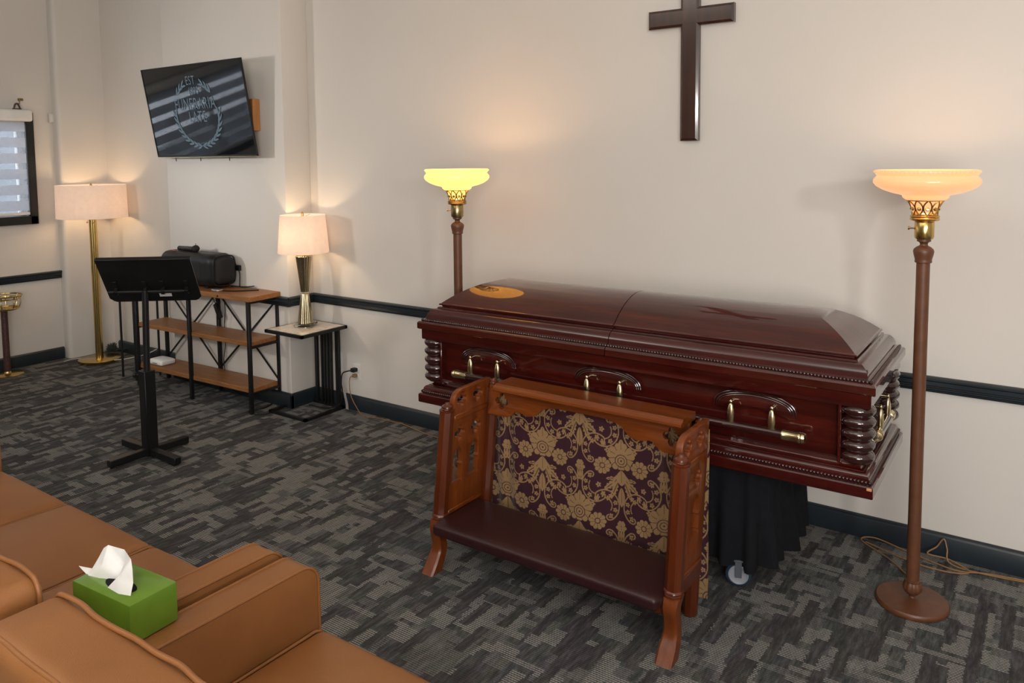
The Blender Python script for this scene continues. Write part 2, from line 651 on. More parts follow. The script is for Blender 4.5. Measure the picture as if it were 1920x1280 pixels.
def cyl(bm, p0, p1, r0, r1=None, seg=20):
    r1 = r0 if r1 is None else r1
    p0, p1 = Vector(p0), Vector(p1)
    z = (p1 - p0).normalized()
    x = z.orthogonal().normalized()
    y = z.cross(x)
    A = [bm.verts.new(p0 + (x * math.cos(2 * PI * i / seg) + y * math.sin(2 * PI * i / seg)) * r0) for i in range(seg)]
    B = [bm.verts.new(p1 + (x * math.cos(2 * PI * i / seg) + y * math.sin(2 * PI * i / seg)) * r1) for i in range(seg)]
    for i in range(seg):
        bm.faces.new((A[i], A[(i + 1) % seg], B[(i + 1) % seg], B[i]))
    bm.faces.new(A)
    bm.faces.new(B)
    return bm


def axis_lathe(bm, p0, axis, prof, seg=20):
    """lathe along an arbitrary axis"""
    t = bmesh.new()
    lathe(t, prof, seg)
    q = Vector((0, 0, 1)).rotation_difference(Vector(axis).normalized()).to_matrix().to_4x4()
    bmesh.ops.transform(t, matrix=Matrix.Translation(Vector(p0)) @ q, verts=t.verts)
    return merge(bm, t)


def smooth_path(pts, n=8, closed=False):
    """Catmull-Rom through pts"""
    P = [Vector(p) for p in pts]
    out = []
    m_ = len(P)
    rng = range(m_ if closed else m_ - 1)
    for i in rng:
        if closed:
            a, b_, c, d = P[(i - 1) % m_], P[i], P[(i + 1) % m_], P[(i + 2) % m_]
        else:
            a, b_, c, d = P[max(i - 1, 0)], P[i], P[i + 1], P[min(i + 2, m_ - 1)]
        for k in range(n):
            t = k / n
            out.append(0.5 * ((2 * b_) + (c - a) * t + (2 * a - 5 * b_ + 4 * c - d) * t * t + (3 * b_ - a - 3 * c + d) * t ** 3))
    if not closed:
        out.append(P[-1])
    return out


def tube(bm, pts, r, seg=8, closed=False, rfun=None):
    P = [Vector(p) for p in pts]
    n = len(P)
    rings = []
    prev = None
    for i in range(n):
        if closed:
            d = P[(i + 1) % n] - P[(i - 1) % n]
        else:
            d = P[min(i + 1, n - 1)] - P[max(i - 1, 0)]
        if d.length < 1e-9:
            d = Vector((0, 0, 1))
        d.normalize()
        if prev is None:
            x = d.orthogonal().normalized()
        else:
            x = prev - d * prev.dot(d)
            if x.length < 1e-6:
                x = d.orthogonal()
            x.normalize()
        prev = x
        y = d.cross(x)
        rr = rfun(i / max(1, n - 1)) if rfun else r
        rings.append([bm.verts.new(P[i] + (x * math.cos(2 * PI * k / seg) + y * math.sin(2 * PI * k / seg)) * rr) for k in range(seg)])
    for i in range(n if closed else n - 1):
        A, B = rings[i], rings[(i + 1) % n]
        for k in range(seg):
            bm.faces.new((A[k], A[(k + 1) % seg], B[(k + 1) % seg], B[k]))
    if not closed:
        bm.faces.new(rings[0])
        bm.faces.new(rings[-1])
    return bm


def rbox(bm, x0, x1, y0, y1, z0, z1, r, n=14, crown=0.0, fn=None):
    """rounded, optionally crowned block with an even grid"""
    t = bmesh.new()
    bmesh.ops.create_cube(t, size=2)
    bmesh.ops.subdivide_edges(t, edges=list(t.edges), cuts=n, use_grid_fill=True)
    cx, cy, cz = (x0 + x1) / 2, (y0 + y1) / 2, (z0 + z1) / 2
    hx, hy, hz = (x1 - x0) / 2, (y1 - y0) / 2, (z1 - z0) / 2

    def rs(a, h):
        # put more of the grid near the edges so the rounding is smooth
        k = max(0.0, (h - r) / h)
        s = 1 if a >= 0 else -1
        a = abs(a)
        return s * (a / 0.62 * k if a < 0.62 else k + (a - 0.62) / 0.38 * (1 - k)) * h

    for vv in t.verts:
        p = Vector((rs(vv.co.x, hx), rs(vv.co.y, hy), rs(vv.co.z, hz)))
        q = Vector((max(-hx + r, min(hx - r, p.x)), max(-hy + r, min(hy - r, p.y)), max(-hz + r, min(hz - r, p.z))))
        d = p - q
        if d.length > 1e-7:
            p = q + d.normalized() * r
        if crown and p.z > 0:
            p.z += crown * (1 - (p.x / hx) ** 2) * (1 - (p.y / hy) ** 2) * (p.z / hz)
        w = Vector((cx + p.x, cy + p.y, cz + p.z))
        vv.co = fn(w) if fn else w
    return merge(bm, t)


def prism(outlines, depth, name='p', bevel=0.0, res=1):
    """2-D outlines (first outer, rest holes) extruded to a plate of given depth centred on z = 0; returns a bmesh"""
    cu = bpy.data.curves.new('c', 'CURVE')
    cu.dimensions = '2D'
    cu.fill_mode = 'BOTH'
    for pts in outlines:
        s = cu.splines.new('POLY')
        s.points.add(len(pts) - 1)
        for p, q in zip(s.points, pts):
            p.co = (q[0], q[1], 0, 1)
        s.use_cyclic_u = True
    cu.extrude = depth / 2 - bevel
    cu.bevel_depth = bevel
    cu.bevel_resolution = res
    cu.offset = -bevel
    o = bpy.data.objects.new('c', cu)
    COL.objects.link(o)
    dg = bpy.context.evaluated_depsgraph_get()
    me = bpy.data.meshes.new_from_object(o.evaluated_get(dg))
    bm = bmesh.new()
    bm.from_mesh(me)
    bmesh.ops.remove_doubles(bm, verts=bm.verts, dist=1e-5)
    bpy.data.objects.remove(o)
    bpy.data.curves.remove(cu)
    bpy.data.meshes.remove(me)
    return bm


def xf(bm, mt):
    bmesh.ops.transform(bm, matrix=mt, verts=bm.verts)
    return bm


def axes(o, x, y, z):
    o, x, y, z = Vector(o), Vector(x), Vector(y), Vector(z)
    return Matrix(((x.x, y.x, z.x, o.x), (x.y, y.y, z.y, o.y), (x.z, y.z, z.z, o.z), (0, 0, 0, 1)))


def arc(cx, cy, r, a0, a1, n=12):
    return [(cx + r * math.cos(math.radians(a0 + (a1 - a0) * i / n)), cy + r * math.sin(math.radians(a0 + (a1 - a0) * i / n))) for i in range(n + 1)]


def sweep_profile(bm, prof, p0, p1, outdir, cap=True):
    """extrude a (out, z) profile from p0 to p1 (horizontal)"""
    p0, p1, od = Vector(p0), Vector(p1), Vector(outdir)
    A = [bm.verts.new(p0 + od * a + Vector((0, 0, z))) for a, z in prof]
    B = [bm.verts.new(p1 + od * a + Vector((0, 0, z))) for a, z in prof]
    n = len(prof)
    for i in range(n):
        bm.faces.new((A[i], A[(i + 1) % n], B[(i + 1) % n], B[i]))
    bm.faces.new(A)
    bm.faces.new(B)
    return bm


# ------------------------------------------------------------------ the room
XL, XR, YB, YF, ZC = -7.28, 3.4, 0.0, -10.5, 3.6
JX, JY = -4.42, -0.225           # right edge and front of the projecting wall bay
PX0 = -5.85

struct(obj('floor', box(BM(), XL - 0.15, XR + 0.15, YF - 0.15, 0.15, -0.12, 0.0), 'carpet'))
struct(obj('ceiling', box(BM(), XL - 0.15, XR + 0.15, YF - 0.15, 0.15, ZC, ZC + 0.12), 'ceiling_paint'))
struct(obj('wall_back', box(BM(), XL - 0.15, XR + 0.15, 0.0, 0.15, 0.0, ZC), 'wall_paint'))
struct(obj('wall_bay', box(BM(), PX0, JX, JY, 0.0, 0.0, ZC, 0.006, 2), 'wall_paint'))
struct(obj('wall_right', box(BM(), XR, XR + 0.15, YF, 0.0, 0.0, ZC), 'wall_paint'))
struct(obj('wall_front', box(BM(), XL - 0.15, XR + 0.15, YF - 0.15, YF, 0.0, ZC), 'wall_paint'))
WY0, WY1, WZ0, WZ1 = -3.3, -0.645, 1.285, 2.10
bm = BM()
box(bm, XL - 0.15, XL, YF, WY0, 0, ZC)
box(bm, XL - 0.15, XL, WY1, 0.0, 0, ZC)
box(bm, XL - 0.15, XL, WY0, WY1, 0, WZ0)
box(bm, XL - 0.15, XL, WY0, WY1, WZ1, ZC)
struct(obj('wall_left', bm, 'wall_paint'))
# boxed-in pipe chase in the corner, rounded on its front corner
bm = prism([[(XL, 0.0), (XL, -0.41)] + arc(XL + 0.055, -0.375, 0.035, -90, 0, 6) + [(XL + 0.09, 0.0)]], ZC)
struct(obj('wall_chase', xf(bm, Matrix.Translation((0, 0, ZC / 2))), 'wall_paint'))

# chair rail (reeded) and baseboard
RAIL = [(0, 0.722), (0.020, 0.724), (0.022, 0.730), (0.018, 0.733), (0.022, 0.737), (0.018, 0.741), (0.022, 0.745), (0.018, 0.749),
        (0.022, 0.753), (0.022, 0.770), (0.030, 0.776), (0.030, 0.783), (0.022, 0.789), (0, 0.790)]
BASE = [(0, 0.0), (0.020, 0.0), (0.020, 0.088), (0.014, 0.099), (0.006, 0.103), (0, 0.103)]
struct(obj('trim_1', sweep_profile(BM(), RAIL, (JX, 0, 0), (XR, 0, 0), (0, -1, 0)), 'trim_paint'))
struct(obj('trim_2', sweep_profile(BM(), RAIL, (JX, 0, 0), (JX, JY - 0.02, 0), (1, 0, 0)), 'trim_paint'))
struct(obj('trim_3', sweep_profile(BM(), RAIL, (JX + 0.02, JY, 0), (-4.72, JY, 0), (0, -1, 0)), 'trim_paint'))
struct(obj('trim_4', sweep_profile(BM(), [(a, z - 0.002) for a, z in RAIL], (XL, -0.41, 0), (XL, YF, 0), (1, 0, 0)), 'trim_paint'))
struct(obj('baseboard_back', sweep_profile(BM(), BASE, (JX, 0, 0), (XR, 0, 0), (0, -1, 0)), 'trim_paint'))
struct(obj('baseboard_jog', sweep_profile(BM(), BASE, (JX, 0, 0), (JX, JY - 0.02, 0), (1, 0, 0)), 'trim_paint'))
struct(obj('baseboard_bay', sweep_profile(BM(), BASE, (JX + 0.02, JY, 0), (PX0, JY, 0), (0, -1, 0)), 'trim_paint'))
struct(obj('baseboard_recess', sweep_profile(BM(), BASE, (-7.10, 0, 0), (PX0, 0, 0), (0, -1, 0)), 'trim_paint'))
struct(obj('baseboard_left', sweep_profile(BM(), BASE, (XL, -0.42, 0), (XL, YF, 0), (1, 0, 0)), 'trim_paint'))

# window in the left wall, with its banded roller blind
win = struct(link(bpy.data.objects.new('window_1', None)))
win.location = (XL, WY1, WZ0)


def wl(bm):      # world coordinates -> window's own
    return xf(bm, Matrix.Translation((-XL, -WY1, -WZ0)))


bm = BM()
box(bm, XL, XL + 0.035, WY1, WY1 + 0.065, WZ0 - 0.07, 2.165, 0.004, 1)
box(bm, XL, XL + 0.035, WY0 - 0.065, WY0, WZ0 - 0.07, 2.165, 0.004, 1)
box(bm, XL, XL + 0.035, WY0 - 0.06, WY1 + 0.06, WZ0 - 0.07, WZ0, 0.004, 1)
box(bm, XL, XL + 0.035, WY0 - 0.06, WY1 + 0.06, WZ1, 2.165, 0.004, 1)
obj('window_frame', wl(bm), 'window_black', win)
bm = BM()
for yy in (WY1 - 0.02, WY0 + 0.02, -2.0):
    box(bm, XL - 0.10, XL - 0.05, yy - 0.02, yy + 0.02, WZ0, WZ1)
box(bm, XL - 0.10, XL - 0.05, WY0, WY1, WZ0, WZ0 + 0.03)
box(bm, XL - 0.10, XL - 0.05, WY0, WY1, WZ1 - 0.03, WZ1)
obj('sash', wl(bm), 'white_plastic', win)
obj('pane', wl(box(BM(), XL - 0.078, XL - 0.072, WY0 + 0.03, WY1 - 0.03, WZ0 + 0.02, WZ1 - 0.02)), 'window_glass', win)

bl = thing('roller_blind', 'white zebra roller blind hanging in the black-framed window on the left wall', 'blind', (XL, WY1, WZ0))
obj('cassette', wl(rbox(BM(), XL + 0.035, XL + 0.115, WY0 - 0.05, WY1 + 0.03, 2.085, 2.185, 0.02, 6)), 'white_enamel', bl)
zz, k = 2.085, 0
while zz > 1.335:
    h = 0.083 if k % 2 == 0 else 0.050
    z1 = max(1.32, zz - h)
    o_ = box(BM(), XL + 0.040, XL + 0.0415, WY0 + 0.0, WY1 - 0.012, z1, zz)
    obj('fabric_band' if k % 2 == 0 else 'sheer_band', wl(o_), 'blind_fabric' if k % 2 == 0 else 'blind_sheer', bl)
    zz, k = z1, k + 1
obj('bottom_bar', wl(rbox(BM(), XL + 0.034, XL + 0.052, WY0, WY1 - 0.008, 1.296, 1.322, 0.006, 4)), 'white_enamel', bl)

# the neighbour's grey wall seen through the sheer bands
nb = obj('wall_neighbour', box(BM(), XL - 3.2, XL - 3.0, -1.15, 4.5, -0.5, 5.0), 'outside_render')
struct(nb)
gr = struct(obj('ground', box(BM(), XL - 12.0, XL - 0.16, -14, 8, -0.7, -0.5), 'outside_render'))

# small fittings on the left wall
h = thing('wall_hook', 'small bent metal hook high on the left wall above the blind', 'hook', (XL, -0.66, 2.27))
obj('hook_plate', box(BM(), 0.0, 0.006, -0.022, 0.022, -0.008, 0.014, 0.002, 1), 'old_brass', h)
obj('hook_arm', tube(BM(), smooth_path([(0.004, -0.015, 0.0), (0.03, -0.02, -0.004), (0.035, -0.024, -0.03), (0.02, -0.026, -0.04)], 6), 0.005), 'old_brass', h)
h = thing('blind_bracket', 'rusty bracket sitting on the top of the white blind', 'bracket', (XL + 0.07, -0.72, 2.186))
obj('bracket_base', box(BM(), -0.02, 0.02, -0.03, 0.03, 0.0, 0.008, 0.002, 1), 'rust_post', h)
obj('bracket_arm', tube(BM(), smooth_path([(0, -0.022, 0.006), (0, -0.012, 0.04), (0, 0.008, 0.045), (0, 0.024, 0.008)], 6), 0.007), 'rust_post', h)
h = thing('wall_sensor', 'small off-white box fixed to the left wall beside the window frame', 'sensor', (XL, -0.425, 2.125))
obj('sensor_case', rbox(BM(), 0.0, 0.025, -0.022, 0.022, -0.04, 0.04, 0.006, 4), 'wall_paint', h)
obj('sensor_cover', rbox(BM(), 0.022, 0.030, -0.016, 0.016, -0.03, 0.03, 0.003, 4), 'white_plastic', h)

# ------------------------------------------------------------------ casket
CA = math.radians(0.93)
CL, CW, CZ = 2.09, 0.68, 0.54
ck = thing('casket', 'glossy dark red mahogany casket with a domed lid, resting on the black-skirted bier', 'casket', (-0.514, -0.878, CZ), CA)
# local frame: x from -CL to 0, y from 0 (front) to CW (back), z from the underside


def ring_rect(bm, prof, xa=-CL, xb=0.0, ya=0.0, yb=CW, cap=True):
    """prof [(inset, z)] swept round a rectangle with mitred corners"""
    rings = []
    for ins, z in prof:
        rings.append([bm.verts.new(c) for c in ((xa + ins, ya + ins, z), (xb - ins, ya + ins, z), (xb - ins, yb - ins, z), (xa + ins, yb - ins, z))])
    for A, B in zip(rings, rings[1:]):
        for i in range(4):
            bm.faces.new((A[i], A[(i + 1) % 4], B[(i + 1) % 4], B[i]))
    if cap:
        bm.faces.new(rings[0])
        bm.faces.new(rings[-1])
    return bm


def qround(i0, z0, i1, z1, n=5, convex=True):
    out = []
    for k in range(n + 1):
        t = k / n * PI / 2
        if convex:
            out.append((i0 + (i1 - i0) * (1 - math.cos(t)), z0 + (z1 - z0) * math.sin(t)))
        else:
            out.append((i0 + (i1 - i0) * math.sin(t), z0 + (z1 - z0) * (1 - math.cos(t))))
    return out


# base mouldings
prof = [(0.030, 0.0), (0.004, 0.0), (0.0, 0.004), (0.0, 0.040), (0.004, 0.045), (0.014, 0.047), (0.014, 0.062)] + \
    qround(0.018, 0.064, 0.038, 0.084, 5) + qround(0.038, 0.086, 0.056, 0.100, 5, False) + [(0.058, 0.108), (0.075, 0.110)]
obj('base_moulding', ring_rect(BM(), prof), 'mahogany', ck, 30)
# body
obj('body', ring_rect(BM(), [(0.070, 0.095), (0.070, 0.330)]), 'mahogany', ck, 30)
obj('fascia', ring_rect(BM(), [(0.055, 0.315), (0.018, 0.318), (0.016, 0.322), (0.016, 0.372)]), 'mahogany', ck, 30)


# lid: crown mouldings and dome, split into two halves
def lid_half(xa, xb, left):
    """mitred at the casket's outer end, plain at the seam"""
    prof = [(0.05, 0.368), (0.004, 0.370), (0.0, 0.374), (0.0, 0.400), (0.004, 0.406), (0.010, 0.409), (0.022, 0.411), (0.024, 0.418), (0.030, 0.419)]
    prof += qround(0.032, 0.421, 0.072, 0.468, 6, True) + [(0.074, 0.474), (0.080, 0.476)]
    bm = BM()

    def add(prof, dome):
        rows = []
        for ins, z in prof:
            if left:
                pts = [(xb, ins, z), (xa + ins, ins, z), (xa + ins, CW - ins, z), (xb, CW - ins, z)]
            else:
                pts = [(xa, ins, z), (xb - ins, ins, z), (xb - ins, CW - ins, z), (xa, CW - ins, z)]
            rows.append([bm.verts.new(p) for p in pts])
        for A, B in zip(rows, rows[1:]):
            for i in range(3):
                bm.faces.new((A[i], A[i + 1], B[i + 1], B[i]))
        bm.faces.new([r[0] for r in rows] + [r[3] for r in reversed(rows)])
        bm.faces.new(rows[0])
        if not dome:
            bm.faces.new(rows[-1])
        else:
            bmesh.ops.contextual_create(bm, geom=rows[-1]) if False else bm.faces.new(rows[-1])

    add(prof, False)
    # dome with a small shadow step beneath it
    i0, i1, z0, z1 = 0.086, 0.338, 0.492, 0.598
    d = [(0.10, 0.474), (0.090, 0.475), (0.088, 0.482), (0.078, 0.4835), (0.0775, 0.488), (0.080, 0.491)]
    n = 16
    for k in range(n + 1):
        t = k / n
        ins = i0 + (i1 - i0) * t
        d.append((ins, z0 + (z1 - z0) * (1 - (1 - t) ** 2.05)))
    add(d, True)
    return bm


SEAM = -1.052
obj('head_lid', lid_half(-CL, SEAM - 0.0018, True), 'mahogany', ck, 24)
obj('foot_lid', lid_half(SEAM + 0.0018, 0.0, False), 'mahogany', ck, 24)


# rope beading: small beads along front, ends and back
def beads(z, ins, step=0.0125, r=0.0062):
    bm = BM()
    segs = [((-CL + ins, ins), (-ins, ins)), ((-ins, ins), (-ins, CW - ins)), ((-CL + ins, CW - ins), (-CL + ins, ins))]
    t = bmesh.new()
    bmesh.ops.create_uvsphere(t, u_segments=8, v_segments=5, radius=r)
    base = [v_.co.copy() for v_ in t.verts]
    faces = [[v_.index for v_ in f_.verts] for f_ in t.faces]
    t.verts.index_update()
    faces = [[v_.index for v_ in f_.verts] for f_ in t.faces]
    t.free()
    V, Fc = [], []
    for (a, b_) in segs:
        a, b_ = Vector((*a, z)), Vector((*b_, z))
        n = int((b_ - a).length / step)
        for i in range(n + 1):
            p = a.lerp(b_, i / n)
            k0 = len(V)
            V.extend([(p + c) for c in base])
            Fc.extend([[k0 + j for j in f_] for f_ in faces])
    me = bpy.data.meshes.new('rope_beading')
    me.from_pydata(V, [], Fc)
    finish(me, 'mahogany_dark', 80)
    o = bpy.data.objects.new('rope_beading', me)
    o.parent = ck
    o['kind'] = 'stuff'
    return link(o)


beads(0.0545, 0.0135)
beads(0.4135, 0.019)


# turned corner columns
def corner_column(x, y):
    prof = [(0.0, 0.105), (0.036, 0.105), (0.036, 0.110)]
    z = 0.112
    for k in range(5):
        hh = 0.0385
        for j in range(9):
            t = j / 8
            prof.append((0.046 + 0.0135 * math.sin(PI * t) ** 0.75, z + hh * t))
        z += hh
        prof.append((0.0445, z + 0.001))
        prof.append((0.0445, z + 0.003))
        z += 0.004
    prof += [(0.036, 0.325), (0.0, 0.325)]
    return obj('corner_column', lathe(BM(), prof, 28, (x, y, 0)), 'mahogany_dark', ck, 50)


for x in (-0.066, -CL + 0.066):
    for y in (0.066, CW - 0.066):
        corner_column(x, y)
bm = BM()
box(bm, -0.128, -0.116, 0.030, 0.075, 0.10, 0.325, 0.003, 1)
obj('corner_strip', bm, 'mahogany', ck)
bm = BM()
box(bm, -CL + 0.116, -CL + 0.128, 0.030, 0.075, 0.10, 0.325, 0.003, 1)
obj('corner_strip', bm, 'mahogany', ck)


# handle hardware
def arch_outline(w, h, t):
    """crescent plate like a flattened rainbow, feet on y = 0"""
    o = []
    for i in range(25):
        a = PI - PI * i / 24
        o.append((w / 2 * math.cos(a), h * math.sin(a) ** 0.85 + 0.012))
    inn = []
    for i in range(25):
        a = PI * i / 24
        inn.append(((w / 2 - t) * math.cos(a), (h - t * 1.15) * max(0, math.sin(a)) ** 0.85))
    return o, inn


def ear_plate(u, frame):
    """frame(bm) places plate lying in local XY (y up) onto a face"""
    out = []
    w, h = 0.315, 0.072
    o = [(w / 2 * math.cos(PI - PI * i / 24), 0.012 + h * math.sin(PI * i / 24) ** 0.8) for i in range(25)]
    low = [(0.155, 0.0), (0.135, -0.006), (0.115, -0.004)] + [(0.115 - 0.23 * i / 12, -0.004 + 0.022 * math.sin(PI * i / 12)) for i in range(1, 12)] + [(-0.115, -0.004), (-0.135, -0.006), (-0.155, 0.0)]
    plate = prism([o + low], 0.012, bevel=0.003)
    xf(plate, Matrix.Translation((0, 0, 0.007)))
    p = obj('ear_plate', frame(plate), 'mahogany', ck)
    bm = BM()
    for k, (dr, rr) in enumerate(((0.0, 0.0042), (0.010, 0.0034), (0.018, 0.0028))):
        pts = [((w / 2 - dr) * math.cos(PI - PI * i / 28), 0.008 + (h - dr) * math.sin(PI * i / 28) ** 0.8 + 0.004, 0.0135) for i in range(29)]
        tube(bm, pts, rr, 8)
    q = obj('reeding', frame(bm), 'mahogany_dark', p)
    return p


def lug(u, frame):
    prof = [(0.0, -0.052), (0.007, -0.050), (0.0125, -0.030), (0.0150, 0.0), (0.0135, 0.022), (0.0085, 0.040), (0.0050, 0.045), (0.007, 0.050), (0.007, 0.055), (0.003, 0.060), (0.0, 0.061)]
    t = lathe(BM(), prof, 20)
    for v_ in t.verts:
        v_.co = Vector((v_.co.x, v_.co.z, v_.co.y * 0.75))
    xf(t, Matrix.Translation((u, -0.012, 0.048)))
    cyl(t, (u, 0.040, 0.004), (u, 0.040, 0.050), 0.006, seg=14)
    return obj('handle_lug', frame(t), 'pale_brass', ck)


def face_front(u, z):
    return lambda bm: xf(bm, axes((u, 0.070, z), (1, 0, 0), (0, 0, 1), (0, -1, 0)))


def face_end(v, z):
    return lambda bm: xf(bm, axes((-0.070, v, z), (0, 1, 0), (0, 0, 1), (1, 0, 0)))


for u in (-1.700, -1.070, -0.437):
    fr = face_front(u, 0.222)
    ear_plate(u, fr)
    for du in (-0.080, 0.077):
        lug(du, fr)
bm = BM()
cyl(bm, (-1.80, 0.022, 0.170), (-0.31, 0.022, 0.170), 0.0165, seg=18)
obj('handle_bar', bm, 'mahogany_dark', ck)
for s, x in ((1, -0.32), (-1, -1.80)):
    axis = (s, 0, 0)
    prof = [(0.0, 0.0), (0.0200, 0.0), (0.0205, 0.004), (0.0190, 0.007), (0.0190, 0.056), (0.0212, 0.059), (0.0212, 0.065), (0.0190, 0.068), (0.0212, 0.072), (0.0185, 0.082), (0.009, 0.088), (0.0, 0.089)]
    obj('bar_tip', axis_lathe(BM(), (x, 0.022, 0.170), axis, prof, 24), 'pale_brass', ck)
fr = face_end(CW / 2, 0.222)
ear_plate(0, fr)
for du in (-0.080, 0.080):
    lug(du, fr)
bm = BM()
cyl(bm, (-0.022, CW / 2 - 0.115, 0.170), (-0.022, CW / 2 + 0.115, 0.170), 0.0165, seg=18)
obj('end_handle_bar', bm, 'mahogany_dark', ck)
for s in (-1, 1):
    obj('bar_tip', axis_lathe(BM(), (-0.022, CW / 2 + s * 0.105, 0.170), (0, s, 0), [(0.0, 0.0), (0.019, 0.0), (0.019, 0.035), (0.0212, 0.04), (0.0185, 0.05), (0.0, 0.054)], 20), 'pale_brass', ck)
bm = BM()
box(bm, -0.022, -0.003, -0.0012, 0.004, 0.030, 0.041, 0.002, 1)
o_ = obj('chipped_corner', bm, 'wood_chip', ck)
o_['label'] = 'bare pale wood chip'

# ------------------------------------------------------------------ bier under the casket
BX0, BX1, BY0, BY1 = -2.15, -0.895, -0.775, -0.11
br = thing('church_truck', 'wheeled bier with a long black pleated skirt under the casket', 'bier', ((BX0 + BX1) / 2, (BY0 + BY1) / 2, 0))
hx, hy = (BX1 - BX0) / 2, (BY1 - BY0) / 2


def skirt():
    bm = BM()
    n, rows = 260, 14
    per = []
    rc = 0.10
    pts = []
    for cx, cy, a0 in ((hx - rc, -hy + rc, -90), (hx - rc, hy - rc, 0), (-hx + rc, hy - rc, 90), (-hx + rc, -hy + rc, 180)):
        for k in range(9):
            a = math.radians(a0 + 90 * k / 8)
            pts.append(Vector((cx + rc * math.cos(a), cy + rc * math.sin(a), 0)))
    pts.append(pts[0])
    L = [0]
    for a, b_ in zip(pts, pts[1:]):
        L.append(L[-1] + (b_ - a).length)
    for i in range(n):
        s = L[-1] * i / n
        j = max(k for k in range(len(L)) if L[k] <= s)
        j = min(j, len(pts) - 2)
        t = (s - L[j]) / max(1e-9, L[j + 1] - L[j])
        p = pts[j].lerp(pts[j + 1], t)
        d = (pts[j + 1] - pts[j]).normalized()
        per.append((p, Vector((d.y, -d.x, 0)), s))
    random.seed(8)
    grid = []
    for r in range(rows + 1):
        f = r / rows            # 0 top, 1 hem
        row = []
        for p, nrm, s in per:
            fold = 0.5 * math.sin(s * 2 * PI / 0.115 + 1.2 * math.sin(s * 9)) + 0.5 * math.sin(s * 2 * PI / 0.19 + 2)
            off = -0.03 + (0.016 + 0.026 * f) * fold * (0.3 + 0.7 * f) + 0.022 * f
            z = 0.535 - f * (0.535 - 0.088 - 0.012 * math.sin(s * 11))
            q = p + nrm * off
            row.append(bm.verts.new((q.x, q.y, z)))
        grid.append(row)
    for A, B in zip(grid, grid[1:]):
        for i in range(n):
            bm.faces.new((A[i], A[(i + 1) % n], B[(i + 1) % n], B[i]))
    return bm


obj('skirt', skirt(), 'black_cloth', br, 80)
obj('top_frame', box(BM(), -hx + 0.05, hx - 0.05, -hy + 0.05, hy - 0.05, 0.505, 0.538, 0.004, 1), 'black_metal', br)


def caster(x, y, ang):
    mt = Matrix.Translation((x, y, 0)) @ Matrix.Rotation(ang, 4, 'Z')
    prof = [(0.0, -0.016), (0.032, -0.016), (0.036, -0.014), (0.038, -0.018), (0.050, -0.013), (0.0525, 0.0), (0.050, 0.013), (0.038, 0.018), (0.036, 0.014), (0.032, 0.016), (0.0, 0.016)]
    w_ = axis_lathe(BM(), (0, 0, 0.0525), (0, 1, 0), [(r, z) for r, z in prof if r >= 0.036], 32)
    wh = obj('caster_wheel', xf(w_, mt), 'caster_tyre', br)
    d_ = axis_lathe(BM(), (0, 0, 0.0525), (0, 1, 0), [(0, -0.0205), (0.006, -0.0205), (0.007, -0.017), (0.030, -0.0165), (0.036, -0.0195), (0.040, -0.0175), (0.040, 0.0175), (0.036, 0.0195), (0.030, 0.0165), (0.0, 0.017)], 32)
    obj('wheel_disc', xf(d_, mt), 'caster_grey', wh)
    bm = BM()
    for s in (-1, 1):
        box(bm, -0.013, 0.013, s * 0.025 - 0.002, s * 0.025 + 0.002, 0.045, 0.115, 0.001, 1)
    box(bm, -0.02, 0.02, -0.027, 0.027, 0.110, 0.118, 0.002, 1)
    cyl(bm, (0, -0.028, 0.0525), (0, 0.028, 0.0525), 0.0055, seg=14)
    obj('caster_fork', xf(bm, mt), 'grey_plastic', br)
    inw = -0.035 if y > 0 else 0.035
    obj('caster_stem', cyl(BM(), (x, y + inw, 0.10), (x, y + inw, 0.51), 0.011, seg=16), 'black_metal', br)


cxm, cym = (BX0 + BX1) / 2, (BY0 + BY1) / 2
caster(-1.035 - cxm, -0.735 - cym, math.radians(18))
caster(-1.06 - cxm, -0.24 - cym, math.radians(-10))
caster(-2.02 - cxm, -0.66 - cym, math.radians(8))
caster(-2.02 - cxm, -0.24 - cym, math.radians(-8))

# ------------------------------------------------------------------ torchieres


